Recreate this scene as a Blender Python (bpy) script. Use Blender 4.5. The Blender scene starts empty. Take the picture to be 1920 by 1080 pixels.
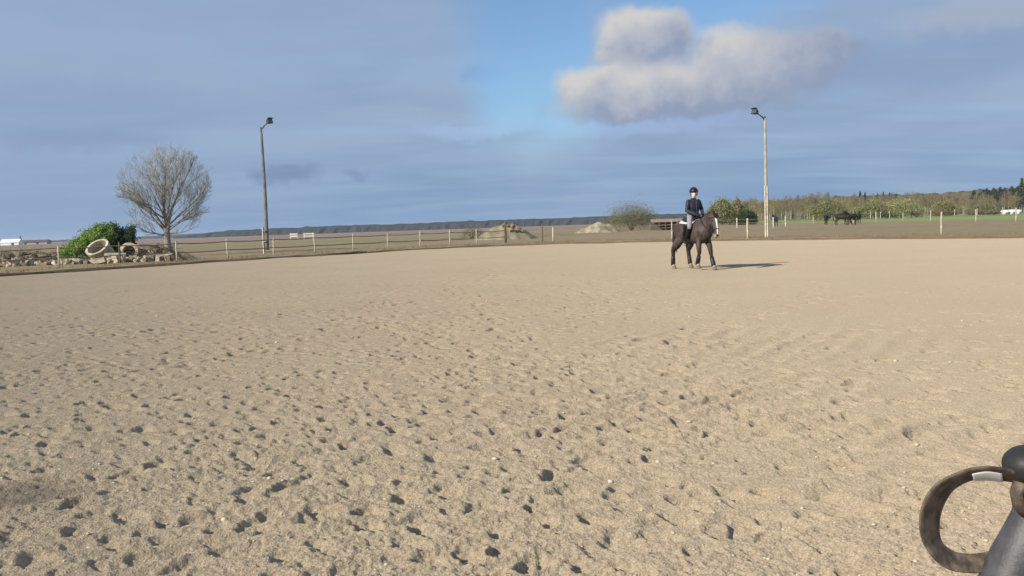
import bpy, bmesh, math, random
import numpy as np
from mathutils import Vector, Matrix, Euler
from math import radians, sin, cos, pi, sqrt, atan2, asin

S = bpy.context.scene
COL = S.collection
rng = np.random.default_rng(7)
random.seed(7)

# ------------------------------------------------------------------ camera
CAM_H, FPX = 1.48, 1700.0
PITCH, ROLL = radians(3.9), radians(-1.95)
cam = bpy.data.cameras.new("camera")
cam_o = bpy.data.objects.new("camera", cam)
COL.objects.link(cam_o)
CM = Matrix.Rotation(pi / 2 - PITCH, 3, 'X') @ Matrix.Rotation(ROLL, 3, 'Z')
cam_o.matrix_world = Matrix.Translation((0, 0, CAM_H)) @ CM.to_4x4()
cam.sensor_width = 36.0
cam.lens = 36.0 * FPX / 1920.0
cam.clip_start = 0.05
cam.clip_end = 12000
S.camera = cam_o

def ray(px, py):
    return CM @ Vector(((px - 960) / FPX, -(py - 540) / FPX, -1.0))

def gnd(px, py, z=0.0):
    d = ray(px, py)
    t = (z - CAM_H) / d.z
    return Vector((d.x * t, d.y * t, z))

def azel(px, py):
    d = ray(px, py).normalized()
    return atan2(d.x, d.y), asin(d.z)

def at(px, py, dist):
    """world point on the pixel's ray at the horizontal distance dist along +Y"""
    d = ray(px, py)
    t = dist / d.y
    return Vector((d.x * t, d.y * t, CAM_H + d.z * t))

# ------------------------------------------------------------------ sun, sky, exposure
SUN_EL = radians(27)
SH = Vector((0.77, 0.64, 0)).normalized()          # the way shadows fall on the ground
sun_dir = Vector((-SH.x * cos(SUN_EL), -SH.y * cos(SUN_EL), sin(SUN_EL)))   # towards the sun
sl = bpy.data.lights.new("sun", 'SUN')
sl.energy = 4.1
sl.angle = radians(0.7)
sl.color = (1.0, 0.925, 0.79)
so = bpy.data.objects.new("sun", sl)
COL.objects.link(so)
so.rotation_euler = (-sun_dir).to_track_quat('-Z', 'Y').to_euler()

S.view_settings.view_transform = 'Standard'
S.view_settings.look = 'None'
S.view_settings.exposure = 0.5
S.view_settings.gamma = 1.0
S.view_settings.use_curve_mapping = False
S.render.engine = 'CYCLES'
S.cycles.use_denoising = True
S.cycles.max_bounces = 6
S.cycles.volume_bounces = 1
S.cycles.transparent_max_bounces = 8
S.cycles.sample_clamp_indirect = 4.0
S.render.filter_size = 1.8

def lin(r, g, b):
    f = lambda c: (c / 255 / 12.92) if c / 255 <= 0.04045 else ((c / 255 + 0.055) / 1.055) ** 2.4
    return (f(r), f(g), f(b))

world = bpy.data.worlds.new("World")
S.world = world
world.use_nodes = True
NT = world.node_tree
NT.nodes.clear()

class NB:
    """tiny helper for node maths"""
    def __init__(s, nt): s.nt = nt
    def n(s, t, **k):
        x = s.nt.nodes.new(t)
        for a, b in k.items(): setattr(x, a, b)
        return x
    def put(s, sock, v):
        if v is None: return
        if isinstance(v, bpy.types.NodeSocket): s.nt.links.new(v, sock)
        else: sock.default_value = v
    def m(s, op, a, b=None, c=None, clamp=False):
        x = s.n('ShaderNodeMath', operation=op, use_clamp=clamp)
        for i, v in enumerate((a, b, c)): s.put(x.inputs[i], v)
        return x.outputs[0]
    def vm(s, op, a, b=None):
        x = s.n('ShaderNodeVectorMath', operation=op)
        s.put(x.inputs[0], a); s.put(x.inputs[1], b)
        return x.outputs['Value'] if op in ('LENGTH', 'DOT_PRODUCT') else x.outputs[0]
    def xyz(s, x, y, z=0.0):
        c = s.n('ShaderNodeCombineXYZ')
        for i, v in enumerate((x, y, z)): s.put(c.inputs[i], v)
        return c.outputs[0]
    def sep(s, v):
        c = s.n('ShaderNodeSeparateXYZ'); s.put(c.inputs[0], v)
        return c.outputs
    def noise(s, vec, scale, detail=4.0, rough=0.55, dist=0.0):
        x = s.n('ShaderNodeTexNoise')
        s.put(x.inputs['Vector'], vec)
        x.inputs['Scale'].default_value = scale; x.inputs['Detail'].default_value = detail
        x.inputs['Roughness'].default_value = rough; x.inputs['Distortion'].default_value = dist
        return x.outputs['Fac']
    def ss(s, v, lo, hi, a=0.0, b=1.0):
        x = s.n('ShaderNodeMapRange', interpolation_type='SMOOTHSTEP')
        s.put(x.inputs[0], v)
        for i, q in zip((1, 2, 3, 4), (lo, hi, a, b)): x.inputs[i].default_value = q
        return x.outputs[0]
    def mix(s, f, a, b, blend='MIX'):
        x = s.n('ShaderNodeMix', data_type='RGBA', blend_type=blend)
        s.put(x.inputs[0], f)
        for i, v in ((6, a), (7, b)):
            s.put(x.inputs[i], (*v, 1.0) if isinstance(v, tuple) and len(v) == 3 else v)
        return x.outputs[2]

def build_sky():
    b = NB(NT)
    sky = b.n('ShaderNodeTexSky', sky_type='NISHITA', sun_disc=False)
    sky.sun_elevation = SUN_EL
    sky.sun_rotation = atan2(sun_dir.x, sun_dir.y)
    sky.air_density = 1.0; sky.dust_density = 0.3; sky.ozone_density = 2.0
    STR = 0.10
    d = b.n('ShaderNodeTexCoord').outputs['Generated']
    x, y, z = b.sep(d)
    az = b.m('ARCTAN2', x, y)
    el = b.m('ARCSINE', z)
    zp = b.m('ADD', b.m('MAXIMUM', z, 0.0), 0.10)
    q = b.xyz(b.m('DIVIDE', x, zp), b.m('DIVIDE', y, zp), 0.0)
    # sheets of stratocumulus seen from below
    sheet = b.noise(b.vm('MULTIPLY', q, (1.0, 1.5, 1)), 0.55, 6.0, 0.52, 0.3)
    streak = b.noise(b.vm('MULTIPLY', q, (0.8, 2.2, 1)), 0.9, 5.0, 0.5, 0.4)
    soft = b.noise(d, 3.0, 3.0, 0.5)
    # wobble used for every cloud edge
    w1 = b.m('SUBTRACT', b.noise(d, 17.0, 5.0, 0.55), 0.5)
    w2 = b.m('SUBTRACT', b.noise(b.vm('ADD', d, (5.2, 1.3, 7.7)), 17.0, 5.0, 0.55), 0.5)
    f1 = b.m('SUBTRACT', b.noise(b.vm('ADD', d, (1.2, 3.3, 2.7)), 38.0, 5.0, 0.6), 0.5)
    U = b.m('ADD', b.m('MULTIPLY_ADD', w1, 0.055, az), b.m('MULTIPLY', f1, 0.020))
    V = b.m('ADD', b.m('MULTIPLY_ADD', w2, 0.035, el), b.m('MULTIPLY', f1, 0.016))
    def blob(px, py, rx, ry):
        a, e = azel(px, py)
        du = b.m('MULTIPLY', b.m('SUBTRACT', U, a), FPX / rx)
        dv = b.m('MULTIPLY', b.m('SUBTRACT', V, e), FPX / ry)
        r = b.m('SQRT', b.m('ADD', b.m('MULTIPLY', du, du), b.m('MULTIPLY', dv, dv)))
        return b.m('SUBTRACT', 1.0, r), du, dv
    # ---- the gap of blue sky
    gap = None
    for p in ((1000, 40, 130, 200), (955, 160, 75, 85), (1050, 130, 80, 120), (1270, -5, 200, 75)):
        f = blob(*p)[0]
        gap = f if gap is None else b.m('MAXIMUM', gap, f)
    gap = b.ss(gap, -0.55, 0.60)
    elsewhere = b.ss(b.noise(b.vm('ADD', q, (3.1, 8.2, 0)), 0.5, 4.0, 0.5), 0.60, 0.72)
    out_front = b.ss(y, 0.55, 0.85, 1.0, 0.0)           # broken sheet everywhere else too
    thin = b.ss(streak, 0.42, 0.66)
    cov = b.m('SUBTRACT', 1.0, b.m('MULTIPLY', elsewhere, b.m('MULTIPLY', out_front, 0.75)))
    cov = b.m('SUBTRACT', cov, b.m('MULTIPLY', thin, 0.08))
    cov = b.m('MULTIPLY', cov, b.m('MULTIPLY_ADD', gap, -0.80, 1.0), clamp=True)
    K = 1.0 / STR / 1.20
    k3 = lambda r, g, bb: tuple(c * K for c in lin(r, g, bb))
    base = b.mix(b.ss(sheet, 0.36, 0.64), k3(132, 153, 182), k3(144, 164, 191))
    base = b.mix(b.m('MULTIPLY', b.ss(streak, 0.45, 0.75), 0.32), base, k3(150, 172, 204))
    base = b.mix(b.ss(el, 0.0, 0.11, 0.75, 0.0), base, k3(114, 143, 178))
    base = b.mix(b.m('MULTIPLY', b.ss(soft, 0.45, 0.62), 0.45), base, k3(141, 159, 187))
    # ---- small dark lens clouds low over the horizon and a pale bar
    for (px, py, rx, ry, c, amt) in ((540, 320, 52, 17, (104, 125, 158), 0.6), (657, 329, 22, 11, (112, 128, 163), 0.5),
                                     (120, 262, 190, 22, (118, 138, 170), 0.4), (1720, 120, 330, 50, (124, 145, 178), 0.5),
                                     (150, 205, 240, 50, (122, 144, 175), 0.35), (905, 135, 40, 18, (122, 140, 185), 0.7),
                                     (880, 246, 95, 14, (152, 174, 208), 0.7), (1180, 240, 220, 16, (148, 170, 207), 0.5),
                                     (1860, 18, 150, 28, (168, 172, 180), 0.4)):
        f = blob(px, py, rx, ry)[0]
        base = b.mix(b.m('MULTIPLY', b.ss(f, -0.35, 0.55), amt), base, k3(*c))
    blue = b.mix(1.0, sky.outputs[0], (0.60, 0.76, 0.90), 'MULTIPLY')
    colr = b.mix(cov, blue, base)
    # ---- the cumulus: billows with sunlit upper left sides and grey undersides
    num = den = fm = None
    for (px, py, rx, ry, gain) in ((1205, 76, 100, 62, 0.98), (1140, 166, 116, 48, 1.02), (1215, 168, 130, 50, 1.06), (1270, 196, 230, 28, 0.74),
                                   (1372, 112, 82, 66, 0.90), (1345, 166, 150, 48, 0.82), (1440, 128, 100, 72, 0.62), (1520, 110, 90, 60, 0.48)):
        f, du, dv = blob(px, py, rx, ry)
        s_ = b.m('MULTIPLY_ADD', dv, 0.50, 0.58)
        s_ = b.m('MULTIPLY', b.m('MULTIPLY_ADD', du, -0.16, s_), gain)
        wt = b.m('POWER', b.m('MAXIMUM', b.m('ADD', f, 0.45), 0.001), 3.0)
        t = b.m('MULTIPLY', s_, wt)
        num = t if num is None else b.m('ADD', num, t)
        den = wt if den is None else b.m('ADD', den, wt)
        fg = b.m('MULTIPLY', f, 1.0) if gain > 0.7 else b.m('SUBTRACT', f, 0.10)
        fm = fg if fm is None else b.m('SMOOTH_MAX', fm, fg, 0.25)
    shade = b.m('SUBTRACT', b.m('DIVIDE', num, b.m('ADD', den, 0.0005)), 0.07)
    shade = b.m('ADD', shade, b.m('MULTIPLY', w1, 0.75))
    shade = b.m('ADD', shade, b.m('MULTIPLY', f1, 0.50))
    ccol = b.mix(b.ss(shade, 0.05, 0.55), k3(134, 147, 172), k3(168, 173, 184))
    ccol = b.mix(b.ss(shade, 0.42, 0.88), ccol, k3(194, 192, 191))
    colr = b.mix(b.ss(fm, -0.16, 0.32), colr, ccol)
    bg = b.n('ShaderNodeBackground')
    NT.links.new(colr, bg.inputs['Color'])
    bg.inputs['Strength'].default_value = STR
    o = b.n('ShaderNodeOutputWorld')
    NT.links.new(bg.outputs[0], o.inputs['Surface'])
build_sky()

# ------------------------------------------------------------------ helpers
def tag(o, label=None, cat=None, group=None, kind=None):
    if label: o['label'] = label
    if cat: o['category'] = cat
    if group: o['group'] = group
    if kind: o['kind'] = kind
    return o

def empty(name, loc=(0, 0, 0), rz=0.0):
    o = bpy.data.objects.new(name, None)
    o.empty_display_size = 0.2
    o.location = loc; o.rotation_euler = (0, 0, rz)
    COL.objects.link(o)
    return o

def copy_tree(o, parent=None):
    c = o.copy(); COL.objects.link(c); c.parent = parent
    for ch in list(o.children): copy_tree(ch, c)
    return c

class MB:
    """collects vertices and faces, then links them as ONE mesh object"""
    def __init__(s): s.v = []; s.f = []
    def add(s, vs, fs):
        n = len(s.v); s.v.extend([tuple(p) for p in vs]); s.f.extend([tuple(i + n for i in f) for f in fs])
    def box(s, c, size, rot=None, jit=0.0):
        hx, hy, hz = size[0] / 2, size[1] / 2, size[2] / 2
        P = [Vector((sx * hx, sy * hy, sz * hz)) for sx in (-1, 1) for sy in (-1, 1) for sz in (-1, 1)]
        if jit: P = [p + Vector((random.uniform(-1, 1), random.uniform(-1, 1), random.uniform(-1, 1))) * jit for p in P]
        if rot is not None: P = [rot @ p for p in P]
        P = [p + Vector(c) for p in P]
        s.add(P, [(0, 1, 3, 2), (4, 6, 7, 5), (0, 4, 5, 1), (2, 3, 7, 6), (0, 2, 6, 4), (1, 5, 7, 3)])
    def tube(s, pts, rad, n=8, squash=None):
        pts = [Vector(p) for p in pts]
        if not hasattr(rad, '__len__'): rad = [rad] * len(pts)
        up = Vector((0, 0, 1)); vs = []; prev = None
        for i, p in enumerate(pts):
            t = (pts[min(i + 1, len(pts) - 1)] - pts[max(i - 1, 0)])
            t = t.normalized() if t.length > 1e-9 else up
            if prev is None:
                a = t.cross(up if abs(t.z) < 0.9 else Vector((1, 0, 0))).normalized()
            else:
                a = (prev - t * prev.dot(t)).normalized()
            prev = a; bb = t.cross(a)
            r = rad[i]; ra, rb = (r, r) if not hasattr(r, '__len__') else r
            for k in range(n):
                th = 2 * pi * k / n
                vs.append(p + a * (cos(th) * ra) + bb * (sin(th) * rb))
        fs = []
        for i in range(len(pts) - 1):
            for k in range(n):
                k2 = (k + 1) % n
                fs.append((i * n + k, i * n + k2, (i + 1) * n + k2, (i + 1) * n + k))
        fs.append(tuple(range(n - 1, -1, -1)))
        fs.append(tuple((len(pts) - 1) * n + k for k in range(n)))
        s.add(vs, fs)
    def ball(s, c, r, seg=10, rings=7, rot=None):
        r = (r, r, r) if not hasattr(r, '__len__') else r
        vs = []; fs = []
        for i in range(rings + 1):
            ph = pi * i / rings
            for k in range(seg):
                th = 2 * pi * k / seg
                p = Vector((r[0] * sin(ph) * cos(th), r[1] * sin(ph) * sin(th), r[2] * cos(ph)))
                if rot is not None: p = rot @ p
                vs.append(p + Vector(c))
        for i in range(rings):
            for k in range(seg):
                k2 = (k + 1) % seg
                if i == 0: fs.append((k, seg + k, seg + k2))
                elif i == rings - 1: fs.append((i * seg + k, (i + 1) * seg + k, i * seg + k2))
                else: fs.append((i * seg + k, (i + 1) * seg + k, (i + 1) * seg + k2, i * seg + k2))
        s.add(vs, fs)
    def mesh(s, name, mats, smooth=True):
        me = bpy.data.meshes.new(name)
        me.from_pydata(s.v, [], s.f)
        for m_ in (mats if isinstance(mats, (list, tuple)) else [mats]): me.materials.append(m_)
        bm = bmesh.new(); bm.from_mesh(me)
        bmesh.ops.remove_doubles(bm, verts=bm.verts, dist=1e-6)
        bmesh.ops.recalc_face_normals(bm, faces=bm.faces)
        bm.to_mesh(me); bm.free()
        if smooth: me.polygons.foreach_set('use_smooth', [True] * len(me.polygons))
        return me
    def build(s, name, mats, parent=None, smooth=True, loc=None):
        o = bpy.data.objects.new(name, s.mesh(name, mats, smooth))
        COL.objects.link(o); o.parent = parent
        if loc is not None: o.location = loc
        return o

def link_mesh(name, me, parent=None, loc=(0, 0, 0)):
    o = bpy.data.objects.new(name, me); COL.objects.link(o); o.parent = parent; o.location = loc
    return o

def np_mesh(name, verts, faces_flat, per, mat, smooth=False):
    """fast mesh from numpy: faces_flat (n, per)"""
    me = bpy.data.meshes.new(name)
    nv, nf = len(verts), len(faces_flat)
    me.vertices.add(nv); me.vertices.foreach_set('co', np.ascontiguousarray(verts, np.float32).ravel())
    me.loops.add(nf * per); me.loops.foreach_set('vertex_index', np.ascontiguousarray(faces_flat, np.int32).ravel())
    me.polygons.add(nf)
    me.polygons.foreach_set('loop_start', np.arange(0, nf * per, per, dtype=np.int32))
    me.polygons.foreach_set('use_smooth', np.full(nf, smooth))
    me.update(calc_edges=True)
    me.materials.append(mat)
    return me

def fuse(mb, voxel, smooth_it=4):
    """union of overlapping closed shapes as one continuous skin"""
    me = bpy.data.meshes.new("tmp"); me.from_pydata(mb.v, [], mb.f)
    bm = bmesh.new(); bm.from_mesh(me); bmesh.ops.remove_doubles(bm, verts=bm.verts, dist=1e-6)
    bmesh.ops.recalc_face_normals(bm, faces=bm.faces); bm.to_mesh(me); bm.free()
    o = bpy.data.objects.new("tmp", me); COL.objects.link(o)
    r = o.modifiers.new("r", 'REMESH'); r.mode = 'VOXEL'; r.voxel_size = voxel; r.use_smooth_shade = True
    sm = o.modifiers.new("s", 'SMOOTH'); sm.factor = 0.5; sm.iterations = smooth_it
    dg = bpy.context.evaluated_depsgraph_get(); dg.update()
    out = bpy.data.meshes.new_from_object(o.evaluated_get(dg))
    bpy.data.objects.remove(o); bpy.data.meshes.remove(me)
    return out

def mat(name, color, rough=0.8, var=0.0, scale=6.0, c2=None, bump=0.0, bscale=30.0, spec=0.3, metal=0.0, coord='Object', sheen=0.0, rnd=0.0):
    m_ = bpy.data.materials.new(name); m_.use_nodes = True
    nt = m_.node_tree; b = NB(nt); p = nt.nodes['Principled BSDF']
    p.inputs['Roughness'].default_value = rough
    p.inputs['Metallic'].default_value = metal
    p.inputs['Specular IOR Level'].default_value = spec
    if sheen: p.inputs['Sheen Weight'].default_value = sheen
    tc = b.n('ShaderNodeTexCoord').outputs[coord]
    c2 = c2 or tuple(c * (1 - var) for c in color)
    f = b.ss(b.noise(tc, scale, 5.0, 0.6), 0.33, 0.67)
    c = b.mix(f, tuple(min(1, x * (1 + var * 0.6)) for x in color), c2)
    if rnd:
        oi = b.n('ShaderNodeObjectInfo').outputs['Random']
        mr = b.n('ShaderNodeMapRange'); nt.links.new(oi, mr.inputs[0]); mr.inputs[3].default_value = 1 - rnd; mr.inputs[4].default_value = 1 + rnd
        c = b.mix(1.0, c, b.xyz(mr.outputs[0], mr.outputs[0], mr.outputs[0]), 'MULTIPLY')
    nt.links.new(c, p.inputs['Base Color'])
    if bump:
        bn = b.n('ShaderNodeBump'); bn.inputs['Strength'].default_value = 0.6; bn.inputs['Distance'].default_value = bump
        nt.links.new(b.noise(tc, bscale, 6.0, 0.65), bn.inputs['Height']); nt.links.new(bn.outputs[0], p.inputs['Normal'])
    return m_

# value / gradient noise on arrays
_perm = rng.permutation(512)
_perm = np.concatenate([_perm, _perm, _perm]).astype(np.int64)
_gr = np.stack([np.cos(np.linspace(0, 2 * pi, 512, endpoint=False)), np.sin(np.linspace(0, 2 * pi, 512, endpoint=False))], 1)
def pnoise(x, y):
    xi = np.floor(x).astype(np.int64); yi = np.floor(y).astype(np.int64)
    xf = x - xi; yf = y - yi
    u = xf * xf * xf * (xf * (xf * 6 - 15) + 10); v = yf * yf * yf * (yf * (yf * 6 - 15) + 10)
    def g(ix, iy, dx, dy):
        h = _gr[_perm[_perm[ix & 511] + (iy & 511)] & 511]
        return h[..., 0] * dx + h[..., 1] * dy
    a = g(xi, yi, xf, yf); b_ = g(xi + 1, yi, xf - 1, yf)
    c = g(xi, yi + 1, xf, yf - 1); d = g(xi + 1, yi + 1, xf - 1, yf - 1)
    return (a + u * (b_ - a)) * (1 - v) + (c + u * (d - c)) * v
def sstep(x, a, b):
    t = np.clip((x - a) / (b - a), 0, 1); return t * t * (3 - 2 * t)

# ------------------------------------------------------------------ the riding ground
EDGE = [gnd(0, 518), gnd(250, 502.5), gnd(500, 486), gnd(750, 470.5), gnd(880, 463.5), gnd(1000, 458.8), gnd(1165, 455), gnd(1320, 452.5), gnd(1600, 449.2), gnd(1920, 447)]
EDGE = [(p.x, p.y) for p in EDGE]
poly = [(-52, -8), (-36, 19.5)] + EDGE + [(50, 21), (78, -8), (30, -50), (-30, -50)]
pp = []
for i in range(len(poly)):
    a = np.array(poly[i]); b_ = np.array(poly[(i + 1) % len(poly)])
    n = max(2, int(np.linalg.norm(b_ - a) / 0.8))
    for k in range(n): pp.append(a + (b_ - a) * k / n)
pp = np.array(pp)
for _ in range(6): pp = 0.5 * pp + 0.25 * (np.roll(pp, 1, 0) + np.roll(pp, -1, 0))

def sand_material():
    m_ = bpy.data.materials.new("sand"); m_.use_nodes = True
    nt = m_.node_tree; b = NB(nt); p = nt.nodes['Principled BSDF']
    p.inputs['Roughness'].default_value = 0.95; p.inputs['Specular IOR Level'].default_value = 0.12; p.inputs['Diffuse Roughness'].default_value = 0.9
    g = b.n('ShaderNodeTexCoord').outputs['Object']
    big = b.noise(g, 0.22, 4.0, 0.55); mid = b.noise(g, 1.7, 4.0, 0.6)
    grain = b.noise(g, 95.0, 3.0, 0.7); clump = b.noise(g, 30.0, 4.0, 0.65)
    c = b.mix(b.ss(big, 0.36, 0.64), (0.448, 0.371, 0.266), (0.424, 0.348, 0.252))
    c = b.mix(b.m('MULTIPLY', b.ss(mid, 0.45, 0.68), 0.35), c, (0.410, 0.330, 0.236))
    c = b.mix(b.m('MULTIPLY', b.ss(b.noise(b.vm('ADD', g, (40, 7, 0)), 0.5, 3.0, 0.5), 0.52, 0.70), 0.4), c, (0.440, 0.346, 0.258))
    c = b.mix(b.ss(grain, 0.40, 0.62, 0.62, 0.0), c, (0.235, 0.178, 0.115))
    c = b.mix(b.ss(grain, 0.60, 0.72, 0.0, 0.55), c, (0.68, 0.57, 0.41))
    c = b.mix(b.ss(clump, 0.34, 0.52, 0.45, 0.0), c, (0.27, 0.205, 0.135))
    # a damp patch left of the camera
    sx, sy, sz = b.sep(g)
    st = gnd(38, 925)
    wob = b.m('SUBTRACT', b.noise(g, 3.0, 4.0, 0.6), 0.5)
    rr = b.vm('LENGTH', b.vm('MULTIPLY', b.vm('SUBTRACT', b.xyz(sx, sy, 0.0), (st.x, st.y, 0)), (2.1, 2.3, 0)))
    c = b.mix(b.ss(b.m('ADD', rr, wob), 0.25, 1.0, 0.70, 0.0), c, (0.17, 0.135, 0.105))
    nt.links.new(c, p.inputs['Base Color'])
    vor = b.n('ShaderNodeTexVoronoi'); nt.links.new(g, vor.inputs['Vector']); vor.inputs['Scale'].default_value = 75.0
    h = b.m('ADD', b.m('MULTIPLY', vor.outputs['Distance'], -0.5), b.m('MULTIPLY', grain, 0.8))
    h = b.m('ADD', h, b.m('MULTIPLY', clump, 1.8))
    bn = b.n('ShaderNodeBump'); bn.inputs['Strength'].default_value = 0.75; bn.inputs['Distance'].default_value = 0.012
    nt.links.new(h, bn.inputs['Height']); nt.links.new(bn.outputs[0], p.inputs['Normal'])
    return m_
M_SAND = sand_material()

def print_field():
    """positions of hoof prints: x, y, heading, size, depth, softness"""
    P = []
    r = np.random.default_rng(11)
    def dens(x, y):
        d = 1.0
        if x > 0.12 * y + 1.6 and y > 7.0: d = 0.26
        if x > 0.30 * y and y > 6.0: d = 0.2
        if y > 26: d *= 0.55
        return d
    n = 0
    while n < 26000:
        rad = 2.4 + (62 - 2.4) * r.random() ** 1.35
        th = radians(r.uniform(-44, 44))
        x, y = rad * sin(th), rad * cos(th)
        n += 1
        cl = 0.5 + 0.5 * float(pnoise(np.array([x * 0.23 + 9]), np.array([y * 0.23 + 4]))[0]) * 2.0
        if r.random() > dens(x, y) * (0.35 + cl): continue
        a = r.uniform(0, 2 * pi) if r.random() < 0.35 else radians(-50 + r.normal() * 20)
        if r.random() < 0.55:      # little gouges thrown up by the hooves
            P.append((x, y, a, r.uniform(0.020, 0.036), r.uniform(1.6, 3.2), r.uniform(0.010, 0.024), r.uniform(0.05, 0.3)))
        else:
            P.append((x, y, a, r.uniform(0.040, 0.072), r.uniform(1.0, 1.7), r.uniform(0.016, 0.046), r.uniform(0.04, 0.40)))
    # rings ridden round the ground
    for (cx, cy, R0, a0, a1) in ((-14, 16, 13.5, -50, 60), (-2, 22, 15, -130, -40), (6, 26, 17, 170, 250), (-10, 9, 9.5, -30, 80), (-22, 30, 16, -60, 40)):
        a = radians(a0)
        while a < radians(a1):
            for q in (-0.14, 0.14):
                rr = R0 + q + r.normal() * 0.12; aa = a + r.normal() * 0.012
                P.append((cx + cos(aa) * rr, cy + sin(aa) * rr, aa + pi / 2 + r.normal() * 0.15, r.uniform(0.050, 0.075), r.uniform(1.05, 1.5), r.uniform(0.03, 0.055), r.uniform(0.03, 0.2)))
            a += 0.42 / R0
    # trails: a walking horse sets its feet down two and two
    for (x0, y0, a0, L) in ((-3.2, 3.6, 40, 22), (-1.6, 3.4, 18, 20), (-0.2, 3.5, 32, 22), (0.9, 3.4, 12, 16), (-2.6, 5.2, 55, 18), (1.2, 4.0, 42, 10), (-6, 7.5, 12, 22),
                            (-9, 14, 8, 30), (-4, 10, 68, 12), (-7.5, 6.2, 72, 18), (-1.0, 6.5, 78, 16), (-12, 20, 20, 34), (0.5, 9, 100, 18), (3.0, 4.4, 120, 9), (-3, 17, 60, 16), (-2.3, 3.7, 30, 8), (-1.9, 3.9, 48, 9), (-1.2, 3.6, 50, 9), (-0.6, 3.7, 22, 8), (0.2, 3.7, 38, 9), (-2.8, 4.6, 10, 9), (-1.5, 4.6, 62, 8), (0.4, 4.8, 70, 8), (-4.5, 6, 35, 12), (-5.5, 9, 55, 14), (-8, 12, 45, 16)):
        x, y, a = x0, y0, radians(a0); t = 0
        while t < L:
            for side in (-1, 1):
                for rep in (0, 1):
                    if r.random() < 0.12: continue
                    ox = r.normal() * 0.05 + rep * 0.17; sw = side * 0.13 + r.normal() * 0.04
                    px_ = x + cos(a) * (ox + (0.45 if side > 0 else 0)) - sin(a) * sw
                    py_ = y + sin(a) * (ox + (0.45 if side > 0 else 0)) + cos(a) * sw
                    P.append((px_, py_, (a if r.random() < 0.4 else radians(-50)) + r.normal() * 0.25, r.uniform(0.056, 0.088), r.uniform(1.1, 1.9), r.uniform(0.028, 0.062), r.uniform(0.03, 0.2)))
            x += cos(a) * 0.9; y += sin(a) * 0.9; t += 0.9; a += r.normal() * 0.07
    return P

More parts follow.
